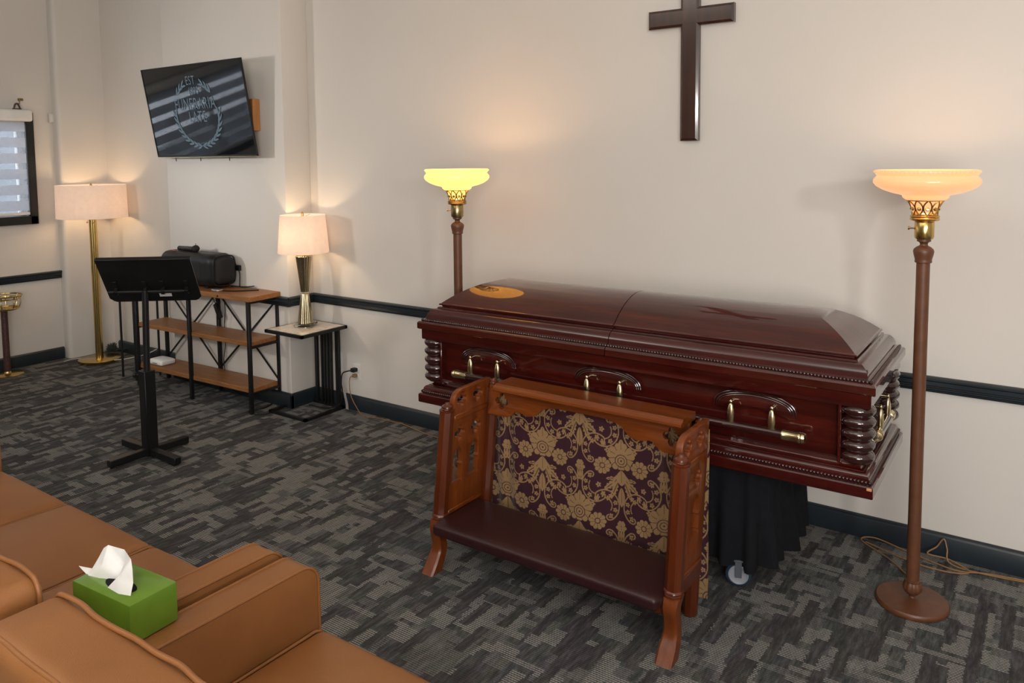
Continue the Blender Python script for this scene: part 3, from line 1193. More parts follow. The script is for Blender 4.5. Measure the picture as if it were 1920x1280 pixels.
def torchiere(loc, label, glass, kr, bs=1.0):
    t = thing('torchiere_lamp', label, 'floor lamp', loc, kr, 'torchiere lamps at the ends of the casket')
    base = [(0.0, 0.0), (0.128, 0.0), (0.131, 0.004), (0.131, 0.016), (0.126, 0.022), (0.03, 0.026), (0.012, 0.028), (0.010, 0.034), (0.0, 0.034)]
    obj('base', lathe(BM(), base, 64), 'bronze_paint', t)

    def flute(a, z):
        return 1 + 0.035 * math.cos(a * 10)
    bulbp = [(0.010, 0.030), (0.011, 0.038), (0.020, 0.043), (0.031, 0.055), (0.034, 0.068), (0.031, 0.082), (0.0265, 0.091), (0.028, 0.094), (0.028, 0.098), (0.024, 0.100)]
    obj('base_knop', lathe(BM(), bulbp, 60, mod=flute), 'bronze_paint', t)
    obj('pole', lathe(BM(), [(0.0235, 0.097), (0.0235, 1.345)], 36), 'bronze_paint', t)
    cap = [(0.024, 1.340), (0.029, 1.342), (0.030, 1.346), (0.029, 1.350), (0.030, 1.357), (0.034, 1.372), (0.036, 1.384), (0.034, 1.392), (0.026, 1.400), (0.015, 1.406), (0.013, 1.412), (0.016, 1.418), (0.024, 1.422), (0.024, 1.430), (0.02, 1.432)]
    obj('capital', lathe(BM(), cap, 48), 'bronze_paint', t)
    sk = lathe(BM(), [(0.020, 1.429), (0.031, 1.432), (0.034, 1.440), (0.034, 1.498), (0.030, 1.503), (0.0, 1.503)], 40)
    so = obj('socket', sk, 'old_brass' if kr else 'brass', t)
    key = cyl(BM(), (-0.033, 0, 1.470), (-0.050, 0, 1.470), 0.003, seg=10)
    axis_lathe(key, (-0.050, 0, 1.470), (-1, 0, 0), [(0, 0), (0.007, 0), (0.007, 0.005), (0, 0.005)], 14)
    obj('switch_key', key, 'old_brass', so)
    # pierced gallery: rings plus scrolling acanthus ribs, the glass cup showing through the gaps
    bm = BM()
    for r, z, rr in ((0.045, 1.506, 0.006), (0.047, 1.516, 0.004), (0.0415, 1.523, 0.003), (0.0625, 1.578, 0.0035)):
        tube(bm, [(r * math.cos(2 * PI * i / 36), r * math.sin(2 * PI * i / 36), z) for i in range(36)], rr, 8, True)
    for k in range(10):
        a0 = 2 * PI * k / 10
        for s in (-1, 1):
            pts = []
            for j in range(9):
                tt = j / 8
                r = 0.0425 + 0.020 * tt ** 2.2
                a = a0 + s * 0.30 * math.sin(PI * tt)
                pts.append((r * math.cos(a), r * math.sin(a), 1.520 + 0.058 * tt))
            tube(bm, pts, 0.0030, 6)
        r = 0.047
        axis_lathe(bm, (r * math.cos(a0), r * math.sin(a0), 1.546), (math.cos(a0), math.sin(a0), 0.2), [(0, -0.003), (0.0085, -0.003), (0.006, 0.003), (0, 0.004)], 8)
    obj('filigree_gallery', bm, 'old_brass' if kr else 'brass', t)
    # glass bowl (with wall thickness)
    def rib(a, z):
        return 1 + (0.006 * math.cos(a * 40) if 1.60 < z < 1.665 else 0)
    outer = [(0.040, 1.530), (0.055, 1.572), (0.070, 1.580), (0.078, 1.587), (0.080, 1.594), (0.088, 1.597), (0.118, 1.604), (0.150, 1.616), (0.172, 1.630), (0.181, 1.643), (0.180, 1.655), (0.172, 1.664), (0.168, 1.669), (0.1725, 1.674), (0.176, 1.680), (0.1765, 1.687), (0.174, 1.690)]
    outer = [(0.08 + (r - 0.08) * bs if r > 0.08 else r, z) for r, z in outer]
    inner = [(r - 0.006, z + 0.003) for r, z in reversed(outer)]
    inner[0] = (outer[-1][0] - 0.005, 1.689)
    gl = lathe_open(BM(), outer + inner + [outer[0]], 96, mod=rib)
    gs = obj('glass_bowl', gl, glass, t, 60)
    # ring of moulded beads under the rim
    bd = BM()
    rb = outer[-2][0] - 0.001
    for i in range(72):
        a = 2 * PI * i / 72
        axis_lathe(bd, (rb * math.cos(a), rb * math.sin(a), 1.6835), (math.cos(a), math.sin(a), 0), [(0, 0), (0.0042, 0.0008), (0.003, 0.0035), (0, 0.0045)], 7)
    obj('rim_beading', bd, glass, gs)
    obj('light_bulb', lathe(BM(), [(0.012, 1.503), (0.013, 1.530), (0.020, 1.552), (0.029, 1.580), (0.030, 1.598), (0.022, 1.615), (0.0, 1.622)], 24), 'bulb_glow', t)
    return t


tr = torchiere((-0.432, -0.485, 0), 'tall bronze torchiere lamp with a glowing peach glass bowl, right of the casket', 'peach_glass', 0.0)
bulb('torchiere_glow', (0, 0, 1.638), 0.03, 2.7, (1.0, 0.62, 0.36), tr)
tl = torchiere((-2.685, -0.485, 0), 'bronze torchiere lamp with a glowing yellow glass bowl, behind the left end of the casket', 'butter_glass', 0.6, 0.93)
bulb('torchiere_glow', (0, 0, 1.625), 0.03, 4.2, (1.0, 0.64, 0.38), tl)

# ------------------------------------------------------------------ wall cross
cx = thing('wall_cross', 'dark brown wooden cross hanging high on the white wall above the casket', 'cross', (-1.558, 0.0, 1.825))


def chamfer_bar(x0, x1, z0, z1, y0, d, ch):
    bm = BM()
    a = [(x0, z0), (x1, z0), (x1, z1), (x0, z1)]
    c = [(x0 + ch, z0 + ch), (x1 - ch, z0 + ch), (x1 - ch, z1 - ch), (x0 + ch, z1 - ch)]
    R = [[bm.verts.new((p[0], y0, p[1])) for p in a], [bm.verts.new((p[0], y0 - d + ch * 0.64, p[1])) for p in a], [bm.verts.new((p[0], y0 - d, p[1])) for p in c]]
    for A, B in zip(R, R[1:]):
        for i in range(4):
            bm.faces.new((A[i], A[(i + 1) % 4], B[(i + 1) % 4], B[i]))
    bm.faces.new(R[0])
    bm.faces.new(R[2])
    return bm


obj('upright', chamfer_bar(-0.047, 0.047, 0.0, 0.95, -0.004, 0.0330, 0.012), 'cross_wood', cx, 20)
bm = chamfer_bar(-0.222, 0.222, 0.565, 0.655, -0.004, 0.0326, 0.012)
me_o = obj('crossbar', bm, 'cross_wood', cx, 20)

# ------------------------------------------------------------------ kneeler (raked uprights)
RK = 0.13
kn = thing('prayer_kneeler', 'carved wooden prayer kneeler with an oxblood pad and damask curtain, in front of the casket', 'kneeler', (-1.61, -1.30, 0))
KO = Vector((-1.61, -1.30, 0))


def kb(bm, rake=True):
    """kneeler world coordinates (unraked y) -> local, leaning back"""
    for v_ in bm.verts:
        v_.co = Vector((v_.co.x - KO.x, v_.co.y + (RK * v_.co.z if rake else 0) - KO.y, v_.co.z))
    return bm


FL, FR_, RL, RR = (-2.145, -1.325), (-1.075, -1.325), (-2.112, -1.040), (-1.118, -1.040)


def octa(a, z):
    s = PI / 4
    b_ = ((a + s / 2) % s) - s / 2
    return 1 / math.cos(b_) * 0.97


def kneeler_post(c, z0, ztop, r, name):
    prof = [(r * 0.7, z0), (r, z0 + 0.004), (r, ztop)]
    p = obj(name, kb(lathe(BM(), prof, 48, (c[0], c[1], 0), octa)), 'post_wood', kn, 20)
    fin = [(r * 1.0, ztop - 0.002), (r * 1.08, ztop + 0.002), (r * 1.08, ztop + 0.006), (r * 0.7, ztop + 0.009), (r * 0.66, ztop + 0.012), (r * 0.82, ztop + 0.016), (r * 0.80, ztop + 0.022), (r * 0.45, ztop + 0.028), (r * 0.40, ztop + 0.031), (r * 0.3, ztop + 0.036), (0.0, ztop + 0.038)]
    obj('finial', kb(lathe(BM(), fin, 28, (c[0], c[1], 0))), 'post_wood', p)
    return p


for c in (FL, FR_):
    p = kneeler_post(c, 0.215, 0.665, 0.031, 'front_post')
    bm = BM()
    lathe(bm, [(0.030, 0.212), (0.035, 0.214), (0.035, 0.222), (0.031, 0.225), (0.035, 0.229), (0.033, 0.236), (0.030, 0.238)], 40, (c[0], c[1], 0), octa)
    obj('collar', kb(bm), 'post_wood', p)
    # sabre-shaped leg: knee forward, shin back, toe forward
    path = smooth_path([(c[0], c[1] + 0.002, 0.214), (c[0], c[1] - 0.010, 0.175), (c[0], c[1] + 0.004, 0.125), (c[0], c[1] + 0.010, 0.085), (c[0], c[1] - 0.008, 0.045), (c[0], c[1] - 0.030, 0.0)], 6)
    bm = BM()
    rows = []
    n = len(path)
    for i, q in enumerate(path):
        t = i / (n - 1)
        hw = 0.031 - 0.006 * math.sin(PI * min(1, t * 1.25))
        hd = 0.033 - 0.008 * math.sin(PI * t) + 0.004 * t
        ch = 0.008
        rows.append([bm.verts.new((q.x + a, q.y + b_, q.z)) for a, b_ in ((-hw + ch, -hd), (hw - ch, -hd), (hw, -hd + ch), (hw, hd - ch), (hw - ch, hd), (-hw + ch, hd), (-hw, hd - ch), (-hw, -hd + ch))])
    for A, B in zip(rows, rows[1:]):
        for i in range(8):
            bm.faces.new((A[i], A[(i + 1) % 8], B[(i + 1) % 8], B[i]))
    bm.faces.new(rows[0])
    bm.faces.new(rows[-1])
    obj('front_leg', kb(bm), 'church_oak', kn, 35)
for c in (RL, RR):
    kneeler_post(c, 0.0, 0.708, 0.027, 'rear_post')


def quatrefoil(cy, cz, r):
    out = []
    r *= 1.36
    for k in range(4):
        a0 = 90 * k
        px, pz = cy + r * 0.62 * math.cos(math.radians(a0)), cz + r * 0.62 * math.sin(math.radians(a0))
        out += arc(px, pz, r * 0.40, a0 - 118, a0 + 118, 8)
    return out


def lancet(cy, z0, z1, w):
    """pointed arch opening with a small cusp at the springing"""
    h = w / 2
    zs = z1 - w * 1.0
    p = [(cy - h, z0 + 0.012), (cy - h, z0), (cy + h, z0), (cy + h, z0 + 0.012), (cy + h * 0.86, z0 + 0.016), (cy + h * 0.86, zs - 0.010), (cy + h * 0.62, zs - 0.004), (cy + h * 0.90, zs + 0.004)]
    p += [(cy + h * 0.92 * math.cos(t) , zs + 0.004 + (z1 - zs - 0.004) * math.sin(t) ** 0.9) for t in (0.25, 0.5, 0.8, 1.1, 1.35)]
    p += [(cy, z1 + 0.004)]
    p += [(cy - h * 0.92 * math.cos(t), zs + 0.004 + (z1 - zs - 0.004) * math.sin(t) ** 0.9) for t in (1.35, 1.1, 0.8, 0.5, 0.25)]
    p += [(cy - h * 0.90, zs + 0.004), (cy - h * 0.62, zs - 0.004), (cy - h * 0.86, zs - 0.010), (cy - h * 0.86, z0 + 0.016)]
    return p


def side_panel(xc):
    ya, yb = -1.318, -1.052
    outer = [(ya + 0.012, 0.222), (yb, 0.222), (yb, 0.748), (ya + 0.060, 0.746)] + [(ya + 0.012 + 0.045 * (1 - math.cos(math.radians(a))), 0.700 + 0.044 * math.sin(math.radians(a))) for a in (80, 62, 45, 28, 12, 0)]
    holes = [quatrefoil(-1.252, 0.700, 0.026), quatrefoil(-1.138, 0.700, 0.026), quatrefoil(-1.252, 0.556, 0.026), quatrefoil(-1.138, 0.556, 0.026),
             lancet(-1.254, 0.342, 0.494, 0.074), lancet(-1.138, 0.342, 0.494, 0.074)]
    bm = prism([outer] + holes, 0.026, bevel=0.0012)
    xf(bm, axes((xc, 0, 0), (0, 1, 0), (0, 0, 1), (1, 0, 0)))
    p = obj('side_panel', kb(bm), 'church_oak', kn, 25)
    for s in (-1, 1):
        obj('moulding_strip', kb(box(BM(), xc + s * 0.013 - 0.005, xc + s * 0.013 + 0.005, -1.300, -1.066, 0.618, 0.642, 0.003, 1)), 'church_oak', p)
        obj('moulding_strip', kb(box(BM(), xc + s * 0.013 - 0.004, xc + s * 0.013 + 0.004, -1.300, -1.066, 0.222, 0.240, 0.003, 1)), 'church_oak', p)


side_panel(-2.136)
side_panel(-1.094)

# shelf rail with rounded nose
bm = BM()
prof = [(-1.155, 0.727), (-1.160, 0.733), (-1.160, 0.742), (-1.152, 0.748), (-1.145, 0.750), (-1.138, 0.757), (-1.020, 0.757), (-1.020, 0.727)]
A = [bm.verts.new((-2.030, y, z)) for y, z in prof]
B = [bm.verts.new((-1.150, y, z)) for y, z in prof]
for i in range(len(prof)):
    bm.faces.new((A[i], A[(i + 1) % len(prof)], B[(i + 1) % len(prof)], B[i]))
bm.faces.new(A)
bm.faces.new(B)
obj('top_shelf', kb(bm), 'church_oak_long', kn, 25)

# apron with scalloped lower edge and two quatrefoils
xa, xb = -2.10, -1.145
mid = (xa + xb) / 2
lower = []
half = []
for t, z in ((0.0, 0.598), (0.06, 0.598), (0.105, 0.600), (0.13, 0.612), (0.145, 0.628), (0.165, 0.632), (0.19, 0.626), (0.215, 0.622), (0.245, 0.628), (0.27, 0.646), (0.285, 0.662), (0.31, 0.672), (0.36, 0.680), (0.43, 0.684), (0.478, 0.685)):
    half.append((t, z))
lowL = [(xa + t, z) for t, z in half]
lowR = [(xb - t, z) for t, z in reversed(half)]
bm = prism([[(xa, 0.728)] + lowL + lowR + [(xb, 0.728)], quatrefoil(xa + 0.072, 0.665, 0.026), quatrefoil(xb - 0.072, 0.665, 0.026)], 0.022, bevel=0.002)
xf(bm, axes((0, -1.075, 0), (1, 0, 0), (0, 0, 1), (0, -1, 0)))
obj('apron', kb(bm), 'church_oak_long', kn, 25)

# kneeling pad with rails
bm = rbox(BM(), -2.112, -1.098, -1.392, -1.075, 0.180, 0.232, 0.018, 12, 0.012)
obj('kneeling_pad', kb(bm, False), 'oxblood_vinyl', kn)
for a in ((-2.11, -1.10, -1.33, -1.305, 0.135, 0.182), (-2.11, -1.10, -1.07, -1.045, 0.135, 0.182), (-2.150, -2.125, -1.31, -1.05, 0.165, 0.222), (-1.105, -1.08, -1.31, -1.05, 0.165, 0.222)):
    obj('seat_rail', kb(box(BM(), *a, 0.003, 1)), 'post_wood', kn)


# damask curtain -------------------------------------------------------
def damask(u, v):
    PU, PV = 0.325, 0.430
    g = np.zeros_like(u)
    for half in (0, 1):
        for di in (0, 1):
            i = np.floor((u - 0.5 * half * PU) / PU) + di
            uu = u - (i + 0.5 * half) * PU
            for dj in (0, 1):
                j = np.floor((v - 0.5 * half * PV) / PV) + dj
                vv = v - (j + 0.5 * half) * PV
                near = (np.abs(uu) < 0.175) & (np.abs(vv) < 0.20)
                if not near.any():
                    continue
                x, y = np.abs(uu[near]), vv[near]
                m = np.zeros(x.shape, bool)
                def petals(cx, cy, R, k, depth, ph=0.0, line=0.10, hole=0.28, ring=0.45):
                    r = np.hypot(x - cx, y - cy)
                    a = np.arctan2(y - cy, x - cx) + ph
                    b = r < R * (1 - depth + depth * np.abs(np.cos(a * k / 2)) ** 0.6)
                    b &= ~((np.abs(np.cos(a * k / 2 )) < line * R / np.maximum(r, 1e-4) * 0.9) & (r > hole * R))
                    b &= ~(np.abs(r - hole * R) < 0.0016)
                    return b
                # palmette: large fan, with eye
                p = petals(0, 0.054, 0.055, 11, 0.24, PI / 2)
                p |= (petals(0, 0.058, 0.026, 8, 0.2, 0.0) & True)
                r = np.hypot(x, y - 0.040)
                p &= ~((r > 0.0215) & (r < 0.0245))
                p |= r < 0.0215
                p &= ~((r > 0.012) & (r < 0.0145)) & ~(r < 0.0035)
                m |= p & (y > 0.006)
                # crowning leaf
                m |= (x < 0.013 * np.sqrt(np.clip((0.122 - y) / 0.025, 0, 1))) & (y > 0.094) & (y < 0.122) & ~(x < 0.0012)
                # body: leaves fanning downwards
                def leaf(ang, s0, ln, wd, oy=0.0, ox=0.0, teeth=0):
                    ca, sa = math.cos(math.radians(ang)), math.sin(math.radians(ang))
                    s = (x - ox) * ca + (y - oy) * sa
                    t = -(x - ox) * sa + (y - oy) * ca
                    q = np.clip((s - s0) / ln, 0, 1)
                    w = wd * np.sin(q * PI) ** 0.75
                    if teeth:
                        w = w * (0.80 + 0.20 * np.sin(s * teeth))
                    return (q > 0) & (q < 1) & (np.abs(t) < w) & ~((np.abs(t) < 0.0013) & (q < 0.8))
                m |= leaf(-90, 0.0, 0.060, 0.020, 0.004)
                m |= leaf(-90, 0.0, 0.075, 0.013, -0.062)
                m |= leaf(-62, 0.012, 0.062, 0.0105, 0.004)
                m |= leaf(-40, 0.006, 0.066, 0.013, -0.030, 0.012, 420)
                m |= leaf(-66, 0.004, 0.070, 0.012, -0.040, 0.012, 420)
                m |= leaf(-8, 0.0, 0.040, 0.008, -0.028, 0.020, 420)
                # stems
                # side flowers
                m &= np.hypot(x - 0.073, y - 0.016) > 0.036
                m |= petals(0.073, 0.016, 0.0335, 10, 0.25, 0.0)
                # small star flowers
                for fx, fy, fr in ((0.052, 0.078, 0.012), (0.066, 0.100, 0.009), (0.088, -0.060, 0.011), (0.052, -0.108, 0.010), (0.044, 0.020, 0.008)):
                    r = np.hypot(x - fx, y - fy)
                    a = np.arctan2(y - fy, x - fx)
                    m |= (r < fr * (0.5 + 0.5 * np.abs(np.cos(a * 2.5)))) & ~(r < 0.0022)
                # C-scrolls
                for cx, cy, sg in ((0.100, 0.078, 1), (0.100, -0.066, -1)):
                    dx, dy = x - cx, (y - cy) * sg
                    r = np.hypot(dx / 1.0, dy / 1.12)
                    a = np.arctan2(dy, dx)
                    on = (a > -1.15) & (a < 2.25)
                    m &= ~((r < 0.056) & on & (r > 0.020))
                    m |= (np.abs(r - 0.053) < 0.0023) & on
                    m |= (np.abs(r - 0.026) < 0.0020) & (a > -0.7) & (a < 1.7)
                    k = 9.0
                    cellp = ((a * k / (2 * PI)) % 1 - 0.5) * 2 * PI / k * r
                    dr = r - 0.0405
                    rr = np.hypot(cellp, dr)
                    aa = np.arctan2(dr, cellp)
                    m |= (rr < 0.0095 * (0.5 + 0.5 * np.abs(np.cos(aa * 2.5)))) & ~(rr < 0.002) & on
                    for e, ins in ((-1.15, 0.0425), (2.25, 0.0425)):
                        ex, ey = ins * math.cos(e), ins * 1.12 * math.sin(e)
                        q = np.hypot(dx - ex, dy - ey)
                        m |= (np.abs(q - 0.0105) < 0.0023) & ~on | (q < 0.0035)
                # sprig on the edge between medallions
                m |= petals(0.1675, 0.0, 0.026, 8, 0.35, 0.0) & (y > -0.012)
                m |= leaf(-90, 0.0, 0.045, 0.011, -0.008, 0.1675)
                g[near] = np.maximum(g[near], m)
    return g


def curtain(x0, x1, z0, z1, y, nx, nz):
    xs = np.linspace(0, 1, nx)
    zs = np.linspace(0, 1, nz)
    X, Z = np.meshgrid(xs, zs)
    wv = X * (x1 - x0)
    yy = 0.009 * np.sin(wv * 2 * np.pi / 0.31 + 0.7) * (0.35 + 0.65 * (1 - Z)) + 0.006 * np.sin(wv * 2 * np.pi / 0.083) * np.exp(-((X - 0.05) / 0.10) ** 2) \
        + 0.010 * np.sin(wv * 2 * np.pi / 0.095 + 1) * np.exp(-((X - 0.90) / 0.10) ** 2) + 0.003 * np.sin(Z * 9 + X * 6)
    P = np.stack([x0 + wv, y + yy, z0 + Z * (z1 - z0)], -1).reshape(-1, 3)
    fig = damask(((wv + 0.105) / 1.19).ravel(), ((Z * (z1 - z0) + 0.060 + 0.02 * np.sin(X * 5)) / 1.13).ravel())
    idx = np.arange(nx * nz).reshape(nz, nx)
    quads = np.stack([idx[:-1, :-1], idx[:-1, 1:], idx[1:, 1:], idx[1:, :-1]], -1).reshape(-1, 4)
    me = bpy.data.meshes.new('curtain')
    me.vertices.add(len(P))
    me.vertices.foreach_set('co', (P - np.array(KO)).ravel())
    me.loops.add(quads.size)
    me.loops.foreach_set('vertex_index', quads.ravel())
    me.polygons.add(len(quads))
    me.polygons.foreach_set('loop_start', np.arange(0, quads.size, 4))
    me.update()
    at_ = me.attributes.new('figure', 'FLOAT', 'POINT')
    at_.data.foreach_set('value', fig.astype(np.float32))
    me.validate()
    me.materials.append(MATS['damask'])
    me.polygons.foreach_set('use_smooth', [True] * len(me.polygons))
    o = bpy.data.objects.new('curtain', me)
    o.parent = kn
    o['label'] = 'wine and gold damask curtain'
    return link(o)


curtain(-2.135, -1.088, 0.02, 0.700, -0.938, 640, 440)

# ------------------------------------------------------------------ sofas
SW, SD = 2.01, 0.83      # width, depth; local x 0..SW, y 0 (front) .. -SD (back)


def make_sofa(loc, label):
    s = thing('leather_sofa', label, 'sofa', loc, 0, 'tan leather sofas')
    obj('base_frame', rbox(BM(), 0.02, SW - 0.02, -SD + 0.03, -0.03, 0.10, 0.26, 0.015, 6), 'tan_leather', s)
    for x0 in (0.0, SW - 0.10):
        ya, yb, z1, r = -SD + 0.10, 0.0, 0.60, 0.045

        def arm_fn(w):
            # top falls away gently over the front end, sides very slightly crowned
            return Vector((w.x, w.y, w.z - (0.018 * max(0, (w.y - (yb - 0.10)) / 0.10) ** 2 if w.z > 0.5 else 0)))
        prof = [(yb, 0.11), (yb, z1 - r * 1.3)] + [(yb - r * 1.3 * (1 - math.cos(t)), z1 - r * 1.3 * (1 - math.sin(t))) for t in [PI / 2 * i / 8 for i in range(1, 9)]] + [(ya, z1), (ya, 0.11)]
        bm = prism([prof], 0.096, bevel=0.010, res=3)
        xf(bm, axes((x0 + 0.05, 0, 0), (0, 1, 0), (0, 0, 1), (1, 0, 0)))
        a = obj('arm', bm, 'tan_leather', s, 60)
        for xx in (x0 + 0.0035, x0 + 0.0965):
            obj('piping', tube(BM(), [(xx, y - 0.001, z - 0.001) for y, z in prof[:-1]], 0.0045, 8), 'tan_leather', a)
    cw = (SW - 0.20 - 0.012) / 3
    for k in range(3):
        x0 = 0.106 + k * cw
        x1 = x0 + cw - 0.004
        c = obj('seat_cushion', rbox(BM(), x0, x1, -SD + 0.17, 0.004, 0.255, 0.415, 0.040, 16, 0.030), 'tan_leather', s)
        zt = 0.408
        loop = smooth_path([(x0 + 0.008, -SD + 0.20, zt), (x0 + 0.006, -0.10, zt), (x0 + 0.006, -0.028, zt - 0.001), (x0 + 0.010, -0.004, zt - 0.024), (x0 + 0.010, 0.002, 0.30)], 6)
        obj('piping', tube(BM(), loop, 0.0045, 8), 'tan_leather', c)
        obj('piping', tube(BM(), [Vector((x0 + x1 - p.x, p.y, p.z)) for p in loop], 0.0045, 8), 'tan_leather', c)

    def back_fn(w):
        # slight rake and soft belly towards the front
        t = (w.z - 0.3) / 0.5
        return Vector((w.x, w.y - 0.03 * t, w.z))
    bk = obj('backrest', rbox(BM(), 0.012, SW - 0.012, -SD + 0.022, -SD + 0.205, 0.25, 0.803, 0.040, 22, 0.004, back_fn), 'tan_leather', s)
    random.seed(5)
    for y, zt, amp in ((-SD + 0.158, 0.800, 0.006), (-SD + 0.012, 0.790, 0.002)):
        pts = [(0.014, y - 0.0, 0.60), (0.012, y, 0.70), (0.012, y, 0.76), (0.022, y, zt - 0.012), (0.045, y, zt + 0.002)]
        n = 26
        for i in range(1, n):
            x = 0.045 + (SW - 0.09) * i / n
            pts.append((x, y + amp * math.sin(i * 1.9) * math.sin(i * 0.7), zt + 0.004))
        pts += [(SW - 0.045, y, zt + 0.002), (SW - 0.022, y, zt - 0.012), (SW - 0.012, y, 0.76), (SW - 0.012, y, 0.70), (SW - 0.014, y, 0.60)]
        obj('piping', tube(BM(), smooth_path(pts, 4), 0.0058, 10), 'tan_leather', bk)
    for x in (0.07, SW - 0.07):
        for y in (-0.06, -SD + 0.10):
            obj('leg', lathe(BM(), [(0.016, 0.0), (0.024, 0.10), (0.024, 0.12)], 16, (x, y, 0)), 'black_metal', s)
    return s


s1 = make_sofa((-1.815, -2.33, 0), 'tan leather sofa nearest the camera, its left arm under the green tissue box')
dup(s1, (-1.868 - SW, -2.33, 0), 0, 'tan leather sofa at the left edge, behind the nearer sofa', 'tan leather sofas')

# tissue box
tb = thing('tissue_box', 'green cardboard tissue box with a white tissue, set across the two sofa arms', 'tissue box', (-1.893, -2.800, 0.603), math.radians(4.5))
obj('carton', box(BM(), -0.117, 0.117, -0.064, 0.064, 0.0, 0.099, 0.0025, 2), 'green_card', tb)
bm = prism([[(-0.056, 0)] + [(-0.056 * math.cos(2 * PI * i / 32), 0.021 * math.sin(2 * PI * i / 32)) for i in range(1, 32)]], 0.0015)
o_ = obj('slot', xf(bm, Matrix.Translation((0.012, -0.016, 0.0995))), 'black_cloth', tb)
o_['label'] = 'dark oval opening'
bm = BM()
tq = [(-0.176, -0.012, 0.097), (-0.140, -0.022, 0.0985), (-0.112, -0.014, 0.108), (-0.098, -0.004, 0.136), (-0.084, 0.002, 0.162), (-0.060, 0.000, 0.177),      # 0-5 left lobe up to the peak
      (-0.062, -0.018, 0.130), (-0.066, -0.024, 0.096), (-0.105, -0.030, 0.098),                                                                     # 6-8 crease and foot of the lobe
      (-0.012, 0.012, 0.172), (0.036, -0.002, 0.165), (-0.020, 0.014, 0.130), (-0.010, 0.000, 0.097),                                                   # 9-12 hollow panel
      (0.014, -0.020, 0.128), (-0.006, -0.040, 0.0995), (0.044, -0.044, 0.0995), (0.080, -0.036, 0.1005), (0.068, -0.020, 0.122), (0.052, -0.010, 0.148)]  # 13-18 right flap
TQ = [bm.verts.new(p) for p in tq]
for f_ in ((0, 1, 2), (1, 8, 2), (2, 8, 3), (3, 8, 6), (3, 6, 4), (4, 6, 5), (6, 8, 7), (5, 6, 11), (5, 11, 9), (6, 7, 12), (6, 12, 11), (9, 11, 10), (11, 13, 10), (11, 12, 13), (12, 14, 13),
           (10, 13, 18), (13, 14, 15), (13, 15, 17), (13, 17, 18), (17, 15, 16)):
    bm.faces.new([TQ[i] for i in f_])
bmesh.ops.subdivide_edges(bm, edges=list(bm.edges), cuts=3, use_grid_fill=True, smooth=0.25)
obj('tissue_sheet', bm, 'tissue', tb, 60)

# ------------------------------------------------------------------ music stand
ms = thing('music_stand', 'black metal music stand with a tilted desk and cross-shaped foot on the carpet', 'music stand', (-4.392, -1.298, 0))
bm = BM()
for (x, y) in ((0.285, 0.0), (-0.285, 0.0), (0.0, 0.240), (0.0, -0.250)):
    f_ = bar(BM(), (0, 0, 0.036), (x, y, 0.032), 0.042, 0.042, bev=0.003)
    fo = obj('foot', f_, 'black_metal', ms)
    g_ = lathe(BM(), [(0, 0), (0.020, 0), (0.020, 0.006), (0.006, 0.008), (0.006, 0.014), (0, 0.014)], 16, (x * 0.92, y * 0.92, 0))
    obj('foot_pad', g_, 'steel', fo)
obj('lower_pole', box(BM(), -0.034, 0.034, -0.034, 0.034, 0.012, 0.520, 0.003, 1), 'black_metal', ms)
obj('pole', cyl(BM(), (0, 0, 0.45), (0.012, 0.006, 0.995), 0.0185, seg=20), 'black_metal', ms)
kb_ = cyl(BM(), (-0.034, -0.02, 0.49), (-0.058, -0.035, 0.49), 0.008, seg=12)
axis_lathe(kb_, (-0.055, -0.033, 0.49), (-0.85, -0.5, 0), [(0, 0), (0.017, 0), (0.019, 0.008), (0.015, 0.016), (0, 0.016)], 10)
obj('clamp_knob', kb_, 'black_plastic', ms)
# the desk: d along its width, n towards the camera, top leaning towards the camera
dd = Vector((math.cos(math.radians(40)), math.sin(math.radians(40)), 0))
nn = Vector((dd.y, -dd.x, 0))
pt_top, pt_bot = Vector((0.037, 0.03, 1.190)) + nn * 0.115, Vector((0.037, 0.03, 0.918)) + nn * -0.085
upd = (pt_top - pt_bot)
DH = upd.length
upd.normalize()
nd = dd.cross(upd)
if nd.dot(nn) < 0:
    nd = -nd
dm = axes(pt_bot, dd, upd, nd)
hwid = 0.262
desk = prism([[(-hwid + 0.035, 0), (hwid - 0.035, 0), (hwid - 0.02, 0.008), (hwid, 0.03), (hwid, DH), (-hwid, DH), (-hwid, 0.03), (-hwid + 0.02, 0.008)]], 0.008, bevel=0.001)
de = obj('desk', xf(desk, dm), 'black_metal', ms)
bm = BM()
box(bm, -hwid, hwid, DH - 0.006, DH + 0.004, -0.02, 0.006, 0.002, 1)
obj('desk_lip', xf(bm, dm), 'black_metal', de)
cb = cyl(BM(), (-hwid * 0.92, 0.105, 0.028), (hwid * 0.80, 0.105, 0.028), 0.011, seg=16)
obj('cross_tube', xf(cb, dm), 'black_metal', ms)
for x in (-0.20, -0.035, 0.065, 0.20):
    bm = BM()
    box(bm, x - 0.010, x + 0.010, 0.085, 0.170, 0.004, 0.010, 0.001, 1)
    box(bm, x - 0.010, x + 0.010, 0.090, 0.120, 0.006, 0.040, 0.002, 1)
    bo = obj('bracket', xf(bm, dm), 'black_metal', ms)
    obj('screw', xf(cyl(BM(), (x, 0.084, 0.020), (x, 0.078, 0.020), 0.006, seg=12), dm), 'steel', bo)
o_ = obj('maker_plate', xf(box(BM(), 0.028, 0.098, 0.040, 0.070, 0.004, 0.0055), dm), 'white_plastic', ms)
o_['label'] = 'blank silver label'

# ------------------------------------------------------------------ console shelf
cs = thing('console_shelf', 'three-tier console with wooden shelves and black metal frame, below the television', 'shelf unit', (-5.205, -0.375, 0), math.radians(2.0))
LX, LY0, LY1 = 0.665, -0.125, 0.125


def plank(z, t, x0, x1, y0=-0.145, y1=0.138):
    return box(BM(), x0, x1, y0, y1, z, z + t, 0.003, 1)


